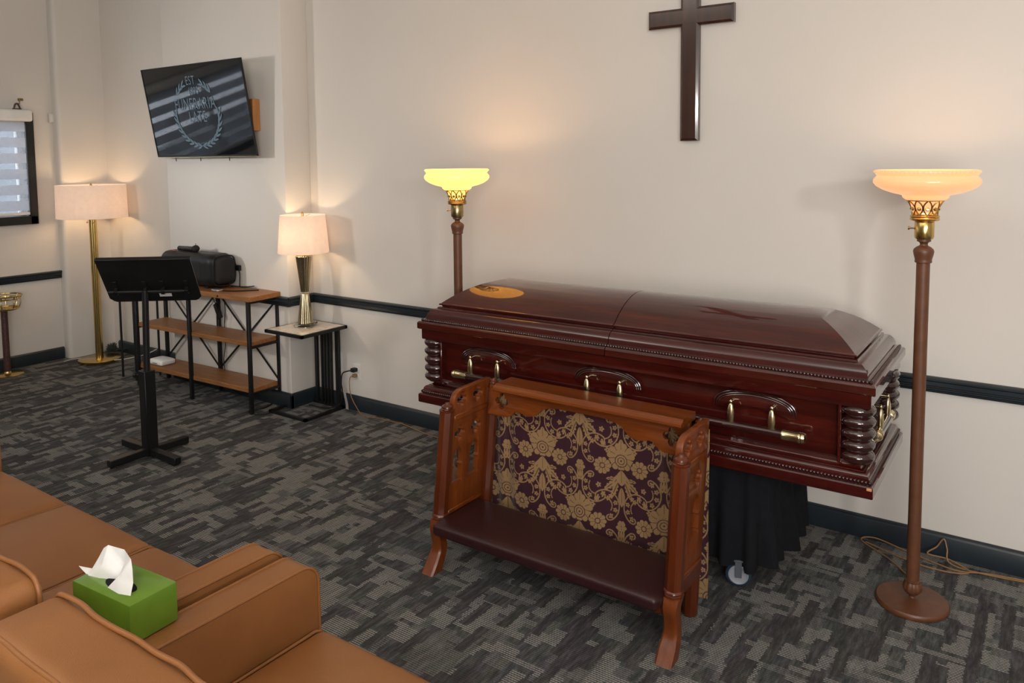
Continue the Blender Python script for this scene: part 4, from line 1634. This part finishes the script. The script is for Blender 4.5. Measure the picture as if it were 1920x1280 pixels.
tp = obj('shelf_board', plank(0.785, 0.036, -0.70, 0.70), 'shelf_wood', cs)
obj('edge_hole', axis_lathe(BM(), (0.365, -0.144, 0.800), (0, -1, 0), [(0, 0), (0.008, 0), (0.008, 0.0025), (0.005, 0.003), (0, 0.002)], 14), 'black_plastic', tp)
obj('shelf_board', plank(0.468, 0.032, -0.655, 0.655, -0.118, 0.118), 'shelf_wood', cs)
obj('shelf_board', plank(0.142, 0.032, -0.655, 0.655, -0.118, 0.118), 'shelf_wood', cs)
for x in (-LX, 0.0, LX):
    for y in (LY0, LY1):
        obj('upright', box(BM(), x - 0.0125, x + 0.0125, y - 0.0125, y + 0.0125, 0, 0.785, 0.002, 1), 'black_metal', cs)
bm = BM()
for x in (-LX, LX):
    for z in (0.137, 0.463, 0.775):
        box(bm, x - 0.009, x + 0.009, LY0, LY1, z - 0.008, z + 0.008)
for z in (0.775, 0.463, 0.137):
    box(bm, -LX, LX, LY1 - 0.009, LY1 + 0.009, z - 0.008, z + 0.008)
obj('frame_rail', bm, 'black_metal', cs)
for xa_, xb_ in ((-LX, 0.0), (0.0, LX)):
    for z0, z1 in ((0.18, 0.765),):
        obj('cross_brace', bar(BM(), (xa_, LY1 + 0.004, z0), (xb_, LY1 + 0.004, z1), 0.014, 0.005, (0, 1, 0)), 'black_metal', cs)
        obj('cross_brace', bar(BM(), (xa_, LY1 - 0.004, z1), (xb_, LY1 - 0.004, z0), 0.014, 0.005, (0, 1, 0)), 'black_metal', cs)
CM = Matrix.Translation((-5.205, -0.375, 0)) @ Matrix.Rotation(math.radians(2.0), 4, 'Z')


def on_console(x, y, z):
    return CM @ Vector((x, y, z))


# a second black tubular stand, left of the console behind the music stand
st = thing('wire_side_table', 'slim black wire side table standing left of the console', 'side table', (-6.12, -0.36, 0))
for x in (-0.10, 0.10):
    for y in (-0.10, 0.10):
        obj('leg', cyl(BM(), (x, y, 0), (x, y, 0.775), 0.009, seg=12), 'black_metal', st)
obj('tabletop', box(BM(), -0.125, 0.125, -0.125, 0.125, 0.770, 0.785, 0.003, 1), 'black_metal', st)

# boombox speaker
bx = thing('party_speaker', 'black rounded boombox speaker on top of the console shelf', 'speaker', on_console(-0.06, 0.010, 0.8215), math.radians(2.0))
bm = rbox(BM(), -0.34, 0.30, -0.105, 0.105, 0.012, 0.252, 0.062, 16)
body = obj('cabinet', bm, 'black_plastic', bx)
bm = rbox(BM(), -0.22, 0.19, -0.110, 0.06, 0.034, 0.226, 0.05, 12)
obj('front_grille', bm, 'speaker_cloth', bx)
bm = rbox(BM(), 0.262, 0.312, -0.078, 0.084, 0.036, 0.226, 0.040, 12)
obj('end_driver', bm, 'speaker_cloth', bx)
bm = BM()
pts = smooth_path([(0.300, y, z) for y, z in ((-0.086, 0.06), (-0.086, 0.20), (-0.05, 0.236), (0.05, 0.236), (0.092, 0.20), (0.092, 0.06), (0.05, 0.026), (-0.05, 0.026))], 6, True)
tube(bm, pts, 0.005, 8, True)
obj('driver_trim', bm, 'black_plastic', bx)
for x in (-0.22, 0.18):
    obj('foot_strip', box(BM(), x - 0.02, x + 0.02, -0.07, 0.07, 0.0, 0.016, 0.003, 1), 'black_plastic', bx)
obj('side_port', rbox(BM(), 0.298, 0.345, 0.095, 0.118, 0.118, 0.160, 0.006, 4), 'black_plastic', bx)
obj('indicator', box(BM(), -0.215, -0.185, -0.068, -0.05, 0.249, 0.2545, 0.002, 1), 'red_light', bx)
obj('power_lead', tube(BM(), smooth_path([(0.29, 0.108, 0.17), (0.33, 0.110, 0.10), (0.34, 0.10, 0.012), (0.38, 0.08, 0.006), (0.46, 0.085, 0.012), (0.50, 0.10, 0.02), (0.44, 0.105, 0.01), (0.36, 0.085, 0.006), (0.28, 0.07, 0.006)], 8), 0.0035), 'black_plastic', bx)

mc = thing('microphone', 'black handheld microphone lying on top of the boombox speaker', 'microphone', bx.matrix_basis @ Vector((-0.06, -0.02, 0.252)), math.radians(4))
axis = (1, 0.0, 0.0)
obj('handle', axis_lathe(BM(), (-0.13, 0, 0.019), axis, [(0, 0), (0.015, 0), (0.017, 0.005), (0.019, 0.16), (0.021, 0.165), (0.021, 0.175), (0, 0.175)], 20), 'black_metal', mc)
obj('mesh_head', axis_lathe(BM(), (0.044, 0, 0.024), axis, [(0, 0), (0.020, 0), (0.025, 0.015), (0.026, 0.024), (0.024, 0.034), (0.015, 0.048), (0, 0.053)], 20), 'speaker_cloth', mc)
obj('antenna', cyl(BM(), (0.065, 0, 0.045), (0.066, 0, 0.062), 0.002, seg=8), 'black_plastic', mc)

rt_ = thing('router', 'white plastic router box on the bottom shelf of the console', 'router', on_console(-0.505, -0.03, 0.1745), math.radians(2))
obj('case', rbox(BM(), -0.085, 0.085, -0.062, 0.062, 0.0, 0.042, 0.016, 8, 0.006), 'white_enamel', rt_)
obj('status_light', box(BM(), -0.03, 0.03, -0.0635, -0.060, 0.014, 0.019), 'grey_plastic', rt_)
tg = thing('flat_cable', 'crumpled silver-tipped flat cable lying on the console top', 'cable', on_console(0.30, -0.02, 0.8215), math.radians(2))
obj('cable_run', tube(BM(), smooth_path([(0.02, -0.06, 0.004), (0.12, -0.02, 0.004), (0.20, 0.05, 0.005), (0.24, 0.09, 0.005)], 6), 0.0045, 6), 'black_plastic', tg)
obj('foil_end', rbox(BM(), -0.05, 0.03, -0.092, -0.048, 0.0, 0.014, 0.004, 5), 'silver_foil', tg)

pb = thing('power_brick', 'black power adapter hanging behind the console by its cord', 'adapter', on_console(0.03, 0.10, 0.62))
bm = box(BM(), -0.02, 0.02, -0.012, 0.012, -0.06, 0.06, 0.004, 2)
obj('adapter_body', xf(bm, Matrix.Rotation(math.radians(-28), 4, 'Y')), 'black_plastic', pb)
obj('cord', tube(BM(), smooth_path([(-0.028, 0, 0.052), (-0.07, 0.0, 0.12), (-0.01, 0.0, 0.165), (0.06, 0.0, 0.12), (0.09, 0, 0.03), (0.07, 0.0, -0.10), (0.08, 0.0, -0.22), (0.05, 0.0, -0.40), (0.12, 0.0, -0.56), (0.25, 0, -0.60)], 8), 0.003, 6), 'black_plastic', pb)

# ------------------------------------------------------------------ television
TX0, TX1 = -5.772, -4.560
TYb, TYt, TZb, TZt = -0.340, -0.452, 1.772, 2.432
tv = thing('television', 'black flat television tilted on the pale wall above the console', 'television', ((TX0 + TX1) / 2, TYb, TZb))
upv = Vector((0, TYt - TYb, TZt - TZb))
TH = upv.length
upv.normalize()
nv = Vector((0, -upv.z, upv.y))
if nv.y > 0:
    nv = -nv
TM = axes((0, 0, 0), (1, 0, 0), upv, nv)   # local: x along, y up the screen, z out of the screen
hw = (TX1 - TX0) / 2
fl_off = [0.008, 0.016]
bm = BM()
box(bm, -hw, hw, 0, TH, -0.013, -0.002, 0.002, 1)
box(bm, -hw + 0.14, hw - 0.14, 0.03, TH * 0.62, -0.070, -0.010, 0.012, 2)
obj('casing', xf(bm, TM), 'black_plastic', tv)
bm = BM()
for a in ((-hw, hw, 0, 0.016), (-hw, hw, TH - 0.007, TH), (-hw, -hw + 0.007, 0, TH), (hw - 0.007, hw, 0, TH)):
    box(bm, a[0], a[1], a[2], a[3], -0.004, 0.003, 0.001, 1)
bz = obj('bezel', xf(bm, TM), 'black_plastic', tv)
obj('silver_edge', xf(box(BM(), -hw, hw, -0.004, 0.004, -0.012, 0.0045, 0.001, 1), TM), 'champagne', bz)
# screen glass, very slightly bowed as the reflections show
bm = BM()
nx_, ny_ = 32, 18
g_ = [[bm.verts.new((-hw + 0.006 + (2 * hw - 0.012) * i / nx_, 0.012 + (TH - 0.018) * j / ny_, -0.001 + 0.0045 * (1 - (2 * i / nx_ - 1) ** 2))) for i in range(nx_ + 1)] for j in range(ny_ + 1)]
for j in range(ny_):
    for i in range(nx_):
        bm.faces.new((g_[j][i], g_[j][i + 1], g_[j + 1][i + 1], g_[j + 1][i]))
scr = obj('screen', xf(bm, TM), 'screen_glass', tv, 80)


def lettering(txt, size, x, y, name='lettering'):
    cu = bpy.data.curves.new('t', 'FONT')
    cu.body = txt
    cu.align_x = 'CENTER'
    cu.size = size
    cu.extrude = 0.0004
    cu.space_character = 1.12
    o = bpy.data.objects.new('t', cu)
    COL.objects.link(o)
    me = bpy.data.meshes.new_from_object(o.evaluated_get(bpy.context.evaluated_depsgraph_get()))
    bpy.data.objects.remove(o)
    bpy.data.curves.remove(cu)
    bm = bmesh.new()
    bm.from_mesh(me)
    bpy.data.meshes.remove(me)
    xf(bm, Matrix.Translation((x, y, 0.0055)) @ Matrix.Diagonal((1.0, 1.35, 1, 1)))
    return obj(name, xf(bm, TM), 'screen_print', scr)


lettering('EST', 0.066, 0.0, 0.525)
lettering('1895', 0.056, 0.02, 0.455)
lettering('FUNERARIA', 0.086, 0.005, 0.350)
lettering('LATE', 0.086, 0.015, 0.255)


def laurel(zone):
    bm = BM()

    def leaf(px, py, ang, ln, wd):
        ca, sa = math.cos(ang), math.sin(ang)
        n = 7
        L_, R_ = [], []
        for i in range(n + 1):
            t = i / n
            w_ = wd * math.sin(PI * t) ** 0.8
            L_.append((px + ca * ln * t - sa * w_, py + sa * ln * t + ca * w_))
            R_.append((px + ca * ln * t + sa * w_, py + sa * ln * t - ca * w_))
        pts = L_ + R_[-2:0:-1]
        bm.faces.new([bm.verts.new((p[0], p[1], 0.0056)) for p in pts])

    cx_, cy_l = 0.01, 0.315
    for s in (-1, 1):
        prevp = None
        for k in range(0, 16):
            th = math.radians(-100 + k * 10.6)
            if s < 0:
                p = (cx_ - 0.262 * math.cos(th), cy_l + 0.232 * math.sin(th))
                tang = math.atan2(0.232 * math.cos(th), 0.262 * math.sin(th))
            else:
                p = (cx_ + 0.262 * math.cos(th), cy_l + 0.232 * math.sin(th))
                tang = math.atan2(0.232 * math.cos(th), -0.262 * math.sin(th))
            # the wreath is broken where the name crosses it
            gap = 0.315 < p[1] < 0.455 or ((0 if p[1] < 0.38 else s) != zone)
            if not gap and k >= 1:
                leaf(p[0], p[1], tang + 0.36, 0.066, 0.0075)
                leaf(p[0], p[1], tang - 0.36, 0.066, 0.0075)
            if prevp and not gap and not (0.315 < prevp[1] < 0.455):
                a, b_ = Vector((*prevp, 0)), Vector((*p, 0))
                d = (b_ - a).normalized()
                nn_ = Vector((-d.y, d.x, 0)) * 0.002
                bm.faces.new([bm.verts.new((q.x, q.y, 0.0056)) for q in (a + nn_, b_ + nn_, b_ - nn_, a - nn_)])
            prevp = p
    return bm


for zone in (0, -1, 1):
    obj('laurel_sprig', xf(laurel(zone), TM), 'screen_print', scr, 80)
obj('mount_block', box(BM(), hw - 0.17, hw - 0.095, 0.045, 0.105, 0.18, 0.40, 0.003, 1), 'mount_wood', tv)
obj('mount_arm', box(BM(), -0.25, 0.25, 0.05, 0.112, 0.20, 0.42, 0.004, 1), 'black_metal', tv)
for x in (-0.45, -0.13, 0.22):
    obj('dangling_lead', tube(BM(), [(x, 0.05, 0.02), (x, 0.052, -0.03)], 0.003, 6), 'black_plastic', tv)

# ------------------------------------------------------------------ marble side table and table lamp
tt_ = thing('side_table', 'small black-framed side table with a pale marble top, under the table lamp', 'side table', (-4.235, -0.235, 0))
hx_, hy_ = 0.19, 0.200
bm = BM()
for a in ((-hx_, hx_, -hy_, -hy_ + 0.018), (-hx_, hx_, hy_ - 0.018, hy_), (-hx_, -hx_ + 0.018, -hy_, hy_), (hx_ - 0.018, hx_, -hy_, hy_)):
    box(bm, a[0], a[1], a[2], a[3], 0.578, 0.600, 0.001, 1)
obj('top_frame', bm, 'black_metal', tt_)
obj('marble_top', box(BM(), -hx_ + 0.016, hx_ - 0.016, -hy_ + 0.016, hy_ - 0.016, 0.580, 0.601), 'marble', tt_)
bx_, by0, by1 = 0.19, -0.150, 0.205
bm = BM()
for a in ((-bx_ - 0.05, bx_ - 0.05, by0, by0 + 0.022), (-bx_ - 0.05, bx_ - 0.05, by1 - 0.022, by1), (-bx_ - 0.05, -bx_ - 0.028, by0, by1), (bx_ - 0.072, bx_ - 0.05, by0, by1)):
    box(bm, a[0], a[1], a[2], a[3], 0.0, 0.020, 0.001, 1)
obj('floor_frame', bm, 'black_metal', tt_)
for x, w_ in ((-0.118, 0.024), (-0.062, 0.010), (-0.030, 0.010), (0.002, 0.010), (0.034, 0.010), (0.100, 0.036)):
    obj('upright', box(BM(), x - w_ / 2, x + w_ / 2, 0.187 - 0.010, 0.187 + 0.010, 0.010, 0.580, 0.001, 1), 'black_metal', tt_)

lp = thing('table_lamp', 'lit table lamp with a white drum shade and hourglass brass body on the side table', 'table lamp', (-4.262, -0.215, 0.6015))
b_ = BM()
box(b_, -0.062, 0.062, -0.062, 0.062, 0.004, 0.022, 0.001, 1, Matrix.Rotation(math.radians(30), 4, 'Z'))
obj('acrylic_plinth', b_, 'acrylic', lp)
obj('plinth_feet', lathe(BM(), [(0, 0), (0.05, 0), (0.05, 0.004), (0, 0.004)], 24), 'pale_brass', lp)


def flutes(a, z):
    return 1 + 0.07 * abs(math.cos(a * 9)) - 0.035


obj('lower_body', lathe(BM(), [(0.049, 0.022), (0.052, 0.026), (0.050, 0.040), (0.044, 0.10), (0.035, 0.17), (0.027, 0.222), (0.025, 0.228)], 108, mod=flutes), 'champagne', lp, 30)
obj('waist_ring', lathe(BM(), [(0.024, 0.226), (0.030, 0.228), (0.030, 0.240), (0.024, 0.242)], 36), 'acrylic', lp)
obj('upper_body', lathe(BM(), [(0.025, 0.240), (0.027, 0.246), (0.034, 0.31), (0.043, 0.39), (0.053, 0.478), (0.055, 0.486), (0.05, 0.490)], 108, mod=flutes), 'champagne', lp, 30)
obj('neck', lathe(BM(), [(0.05, 0.488), (0.052, 0.494), (0.022, 0.500), (0.012, 0.508), (0.012, 0.60), (0.0, 0.60)], 32), 'brass', lp)
ln_ = [(0.172, 0.512), (0.1505, 0.770)]
sh = lathe_open(BM(), ln_ + [(0.1490, 0.770), (0.1705, 0.512), (0.172, 0.512)], 72)
obj('shade', sh, 'lamp_linen', lp, 60)
bm = BM()
for k in range(3):
    a = 2 * PI * k / 3
    tube(bm, [(0, 0, 0.752), (0.149 * math.cos(a), 0.149 * math.sin(a), 0.764)], 0.002, 6)
lathe(bm, [(0.0, 0.60), (0.003, 0.60), (0.003, 0.755), (0.009, 0.757), (0.009, 0.782), (0.005, 0.786), (0.005, 0.790), (0, 0.792)], 14)
obj('finial_stem', bm, 'brass', lp)
obj('light_bulb', lathe(BM(), [(0.012, 0.545), (0.013, 0.565), (0.022, 0.592), (0.030, 0.618), (0.028, 0.640), (0.016, 0.655), (0.0, 0.658)], 20, (0.0, -0.078, 0)), 'bulb_glow', lp)
bulb('table_lamp_glow', (0.0, -0.078, 0.63), 0.030, 4.2, (1.0, 0.72, 0.45), lp)

# ------------------------------------------------------------------ brass floor lamp in the corner
fl = thing('floor_lamp', 'brass floor lamp with a wide white drum shade in the far left corner', 'floor lamp', (-6.895, -0.300, 0))
obj('base', lathe(BM(), [(0, 0), (0.168, 0), (0.170, 0.003), (0.170, 0.024), (0.166, 0.027), (0, 0.028)], 64), 'brass', fl)


def lobes(a, z):
    return 1 + 0.16 * abs(math.cos(a * 2)) - 0.08


obj('column', lathe(BM(), [(0.030, 0.026), (0.030, 1.30), (0.01, 1.305)], 64, mod=lobes), 'brass', fl, 30)
sh = lathe_open(BM(), [(0.279, 1.262), (0.275, 1.545), (0.2735, 1.545), (0.2775, 1.262), (0.279, 1.262)], 96)
obj('shade', sh, 'lamp_linen', fl, 60)
bm = BM()
for k in range(3):
    a = 2 * PI * k / 3 + 0.4
    tube(bm, [(0, 0, 1.515), (0.273 * math.cos(a), 0.273 * math.sin(a), 1.535)], 0.002, 6)
lathe(bm, [(0, 1.30), (0.004, 1.30), (0.004, 1.52), (0.009, 1.522), (0.010, 1.545), (0.006, 1.556), (0, 1.560)], 16)
obj('finial_stem', bm, 'brass', fl)
for s in (-1, 1):
    bm = tube(BM(), [(s * 0.055, -0.02, 1.27), (s * 0.055, -0.02, 1.225)], 0.0012, 6)
    axis_lathe(bm, (s * 0.055, -0.02, 1.212), (0, 0, 1), [(0, 0), (0.007, 0.004), (0.006, 0.012), (0, 0.016)], 10)
    obj('pull_chain', bm, 'old_brass', fl)
for s in (-1, 1):
    obj('light_bulb', axis_lathe(BM(), (s * 0.035, 0, 1.36), (s, 0, 0.3), [(0.012, 0.0), (0.014, 0.02), (0.026, 0.055), (0.028, 0.075), (0.015, 0.095), (0, 0.098)], 18), 'bulb_glow', fl)
    bulb('floor_lamp_glow', (s * 0.095, 0, 1.395), 0.030, 2.6, (1.0, 0.66, 0.36), fl)
obj('power_cord', tube(BM(), smooth_path([(-0.165, 0.02, 0.012), (-0.20, -0.02, 0.006), (-0.24, -0.12, 0.005), (-0.22, -0.20, 0.005)], 8), 0.004, 6), 'cord_white', fl)
obj('power_cord', tube(BM(), smooth_path([(0.16, 0.04, 0.02), (0.24, 0.10, 0.03), (0.36, 0.20, 0.06), (0.46, 0.26, 0.11)], 8), 0.004, 6), 'cord_white', fl)

# dusty feather duster head lying in the corner behind the lamp
du = thing('feather_duster', 'fluffy dark grey duster head on the floor in the corner behind the floor lamp', 'duster', (-7.02, -0.12, 0))
bm = BM()
random.seed(11)
for k in range(170):
    a, e_ = random.uniform(0, 2 * PI), random.uniform(-0.1, 1.4)
    d = Vector((math.cos(a) * math.cos(e_), 0.8 * math.sin(a) * math.cos(e_), abs(math.sin(e_))))
    c = Vector((0, 0, 0.03))
    p1 = c + d * random.uniform(0.05, 0.085)
    p1.z = max(0.004, p1.z)
    tube(bm, [c + d * 0.01, (c + p1) / 2 + Vector((random.uniform(-.01, .01), random.uniform(-.01, .01), 0)), p1], 0.004, 4, rfun=lambda t: 0.006 * (1 - 0.7 * t))
tag(obj('fluff', bm, 'plush', du), '', '')
for k_ in ('label', 'category'):
    del bpy.data.objects['fluff'][k_]
bpy.data.objects['fluff']['kind'] = 'stuff'
obj('handle', cyl(BM(), (0.02, 0.02, 0.03), (0.13, 0.055, 0.05), 0.009, seg=12), 'black_plastic', du)

# ------------------------------------------------------------------ brass ring stand at the left edge
rs_ = thing('brass_ring_stand', 'short stand with an openwork brass ring top and dark post by the left wall', 'stand', (-7.10, -0.955, 0))
obj('base', lathe(BM(), [(0, 0), (0.118, 0), (0.120, 0.004), (0.112, 0.010), (0.03, 0.014), (0.024, 0.03), (0, 0.03)], 48), 'brass', rs_)
obj('post', cyl(BM(), (0, 0, 0.02), (0, 0, 0.545), 0.025, seg=24), 'rust_post', rs_)
bm = BM()
for r, z, rr in ((0.132, 0.655, 0.006), (0.118, 0.632, 0.005), (0.105, 0.552, 0.008)):
    tube(bm, [(r * math.cos(2 * PI * i / 40), r * math.sin(2 * PI * i / 40), z) for i in range(40)], rr, 8, True)
lathe(bm, [(0, 0.540), (0.100, 0.540), (0.106, 0.546), (0.100, 0.552), (0, 0.552)], 40)
obj('basin_ring', bm, 'brass', rs_)
for k in range(8):
    a = 2 * PI * (k + 0.35) / 8
    ca, sa = math.cos(a), math.sin(a)
    obj('strut', tube(BM(), smooth_path([(0.105 * ca, 0.105 * sa, 0.552), (0.118 * ca, 0.118 * sa, 0.59), (0.118 * ca, 0.118 * sa, 0.632), (0.130 * ca, 0.130 * sa, 0.655)], 4), 0.006, 8), 'pale_brass', rs_)

# ------------------------------------------------------------------ outlet, plugs, cords
ol = thing('wall_outlet', 'white wall outlet low on the wall beside the side table', 'outlet', (-3.995, 0, 0.27))
obj('cover_plate', rbox(BM(), -0.036, 0.036, -0.006, 0.0, -0.058, 0.058, 0.003, 4), 'white_plastic', ol)
for z in (0.021, -0.021):
    obj('socket_face', rbox(BM(), -0.017, 0.017, -0.009, -0.005, z - 0.014, z + 0.014, 0.0035, 4), 'white_enamel', ol)
p1 = thing('black_plug', 'black plug and cord with a paper tag, in the upper outlet socket', 'plug', (-3.995, -0.009, 0.291))
obj('plug_body', rbox(BM(), -0.018, 0.018, -0.042, 0.0, -0.014, 0.014, 0.006, 5), 'black_plastic', p1)
obj('cord', tube(BM(), smooth_path([(0, -0.04, 0), (-0.03, -0.055, -0.006), (-0.075, -0.06, -0.03), (-0.088, -0.06, -0.10), (-0.080, -0.06, -0.16), (-0.10, -0.07, -0.25), (-0.20, -0.10, -0.283), (-0.36, -0.12, -0.284)], 8), 0.0045, 8), 'black_plastic', p1)
bm = BM()
gw = [[bm.verts.new((-0.062 + 0.032 * i + 0.004 * j, -0.067 - 0.004 * math.sin(j * 1.2) - 0.006 * i, -0.125 - 0.029 * j)) for i in range(2)] for j in range(6)]
for j in range(5):
    bm.faces.new((gw[j][0], gw[j][1], gw[j + 1][1], gw[j + 1][0]))
bmesh.ops.solidify(bm, geom=list(bm.faces), thickness=0.0012)
obj('warning_tag', bm, 'paper_tag', p1)
p2 = thing('brown_plug', 'brown plug with a thin tan cord, in the lower outlet socket', 'plug', (-3.995, -0.009, 0.249))
obj('plug_body', rbox(BM(), -0.015, 0.015, -0.030, 0.0, -0.011, 0.011, 0.005, 5), 'cord_tan', p2)
obj('cord', tube(BM(), smooth_path([(-0.01, -0.026, 0), (-0.03, -0.034, -0.02), (-0.034, -0.034, -0.09), (-0.015, -0.036, -0.15), (0.05, -0.05, -0.21), (0.13, -0.07, -0.243), (0.25, -0.05, -0.245), (0.42, -0.045, -0.245), (0.50, -0.055, -0.242), (0.72, -0.10, -0.244), (1.0, -0.14, -0.244), (1.12, -0.25, -0.244)], 8), 0.003, 6), 'cord_tan', p2)

tc_ = thing('tangled_cord', 'tangled tan lamp cord on the carpet against the baseboard, behind the right torchiere', 'cord', (-0.43, -0.10, 0))
obj('cord_run', tube(BM(), smooth_path([(0.0, -0.25, 0.01), (-0.13, -0.08, 0.006), (-0.27, 0.04, 0.006), (-0.22, 0.065, 0.020), (-0.10, 0.05, 0.006), (0.03, 0.0, 0.006), (0.12, -0.02, 0.006), (0.22, 0.02, 0.006), (0.36, 0.045, 0.006), (0.55, 0.06, 0.006), (0.8, 0.06, 0.006)], 10), 0.0031, 6), 'cord_tan', tc_)
obj('cord_run', tube(BM(), smooth_path([(-0.25, 0.03, 0.008), (-0.10, -0.03, 0.006), (0.0, -0.055, 0.006), (0.10, -0.05, 0.006), (0.16, -0.01, 0.010), (0.08, 0.035, 0.02), (0.0, 0.02, 0.03), (0.03, 0.052, 0.055), (0.055, 0.055, 0.095), (0.07, 0.045, 0.06), (0.085, 0.02, 0.012), (0.20, 0.01, 0.006), (0.45, 0.05, 0.006)], 10), 0.0031, 6), 'cord_tan', tc_)
fc = thing('floor_cable', 'loose black cable looping on the carpet beside the side table foot', 'cable', (-4.55, -0.40, 0))
obj('cable_run', tube(BM(), smooth_path([(-0.05, 0.14, 0.005), (-0.02, 0.05, 0.005), (-0.05, -0.06, 0.005), (0.05, -0.07, 0.005), (0.10, 0.0, 0.005), (0.06, 0.10, 0.005), (0.12, 0.14, 0.005)], 8), 0.0045, 6), 'black_plastic', fc)
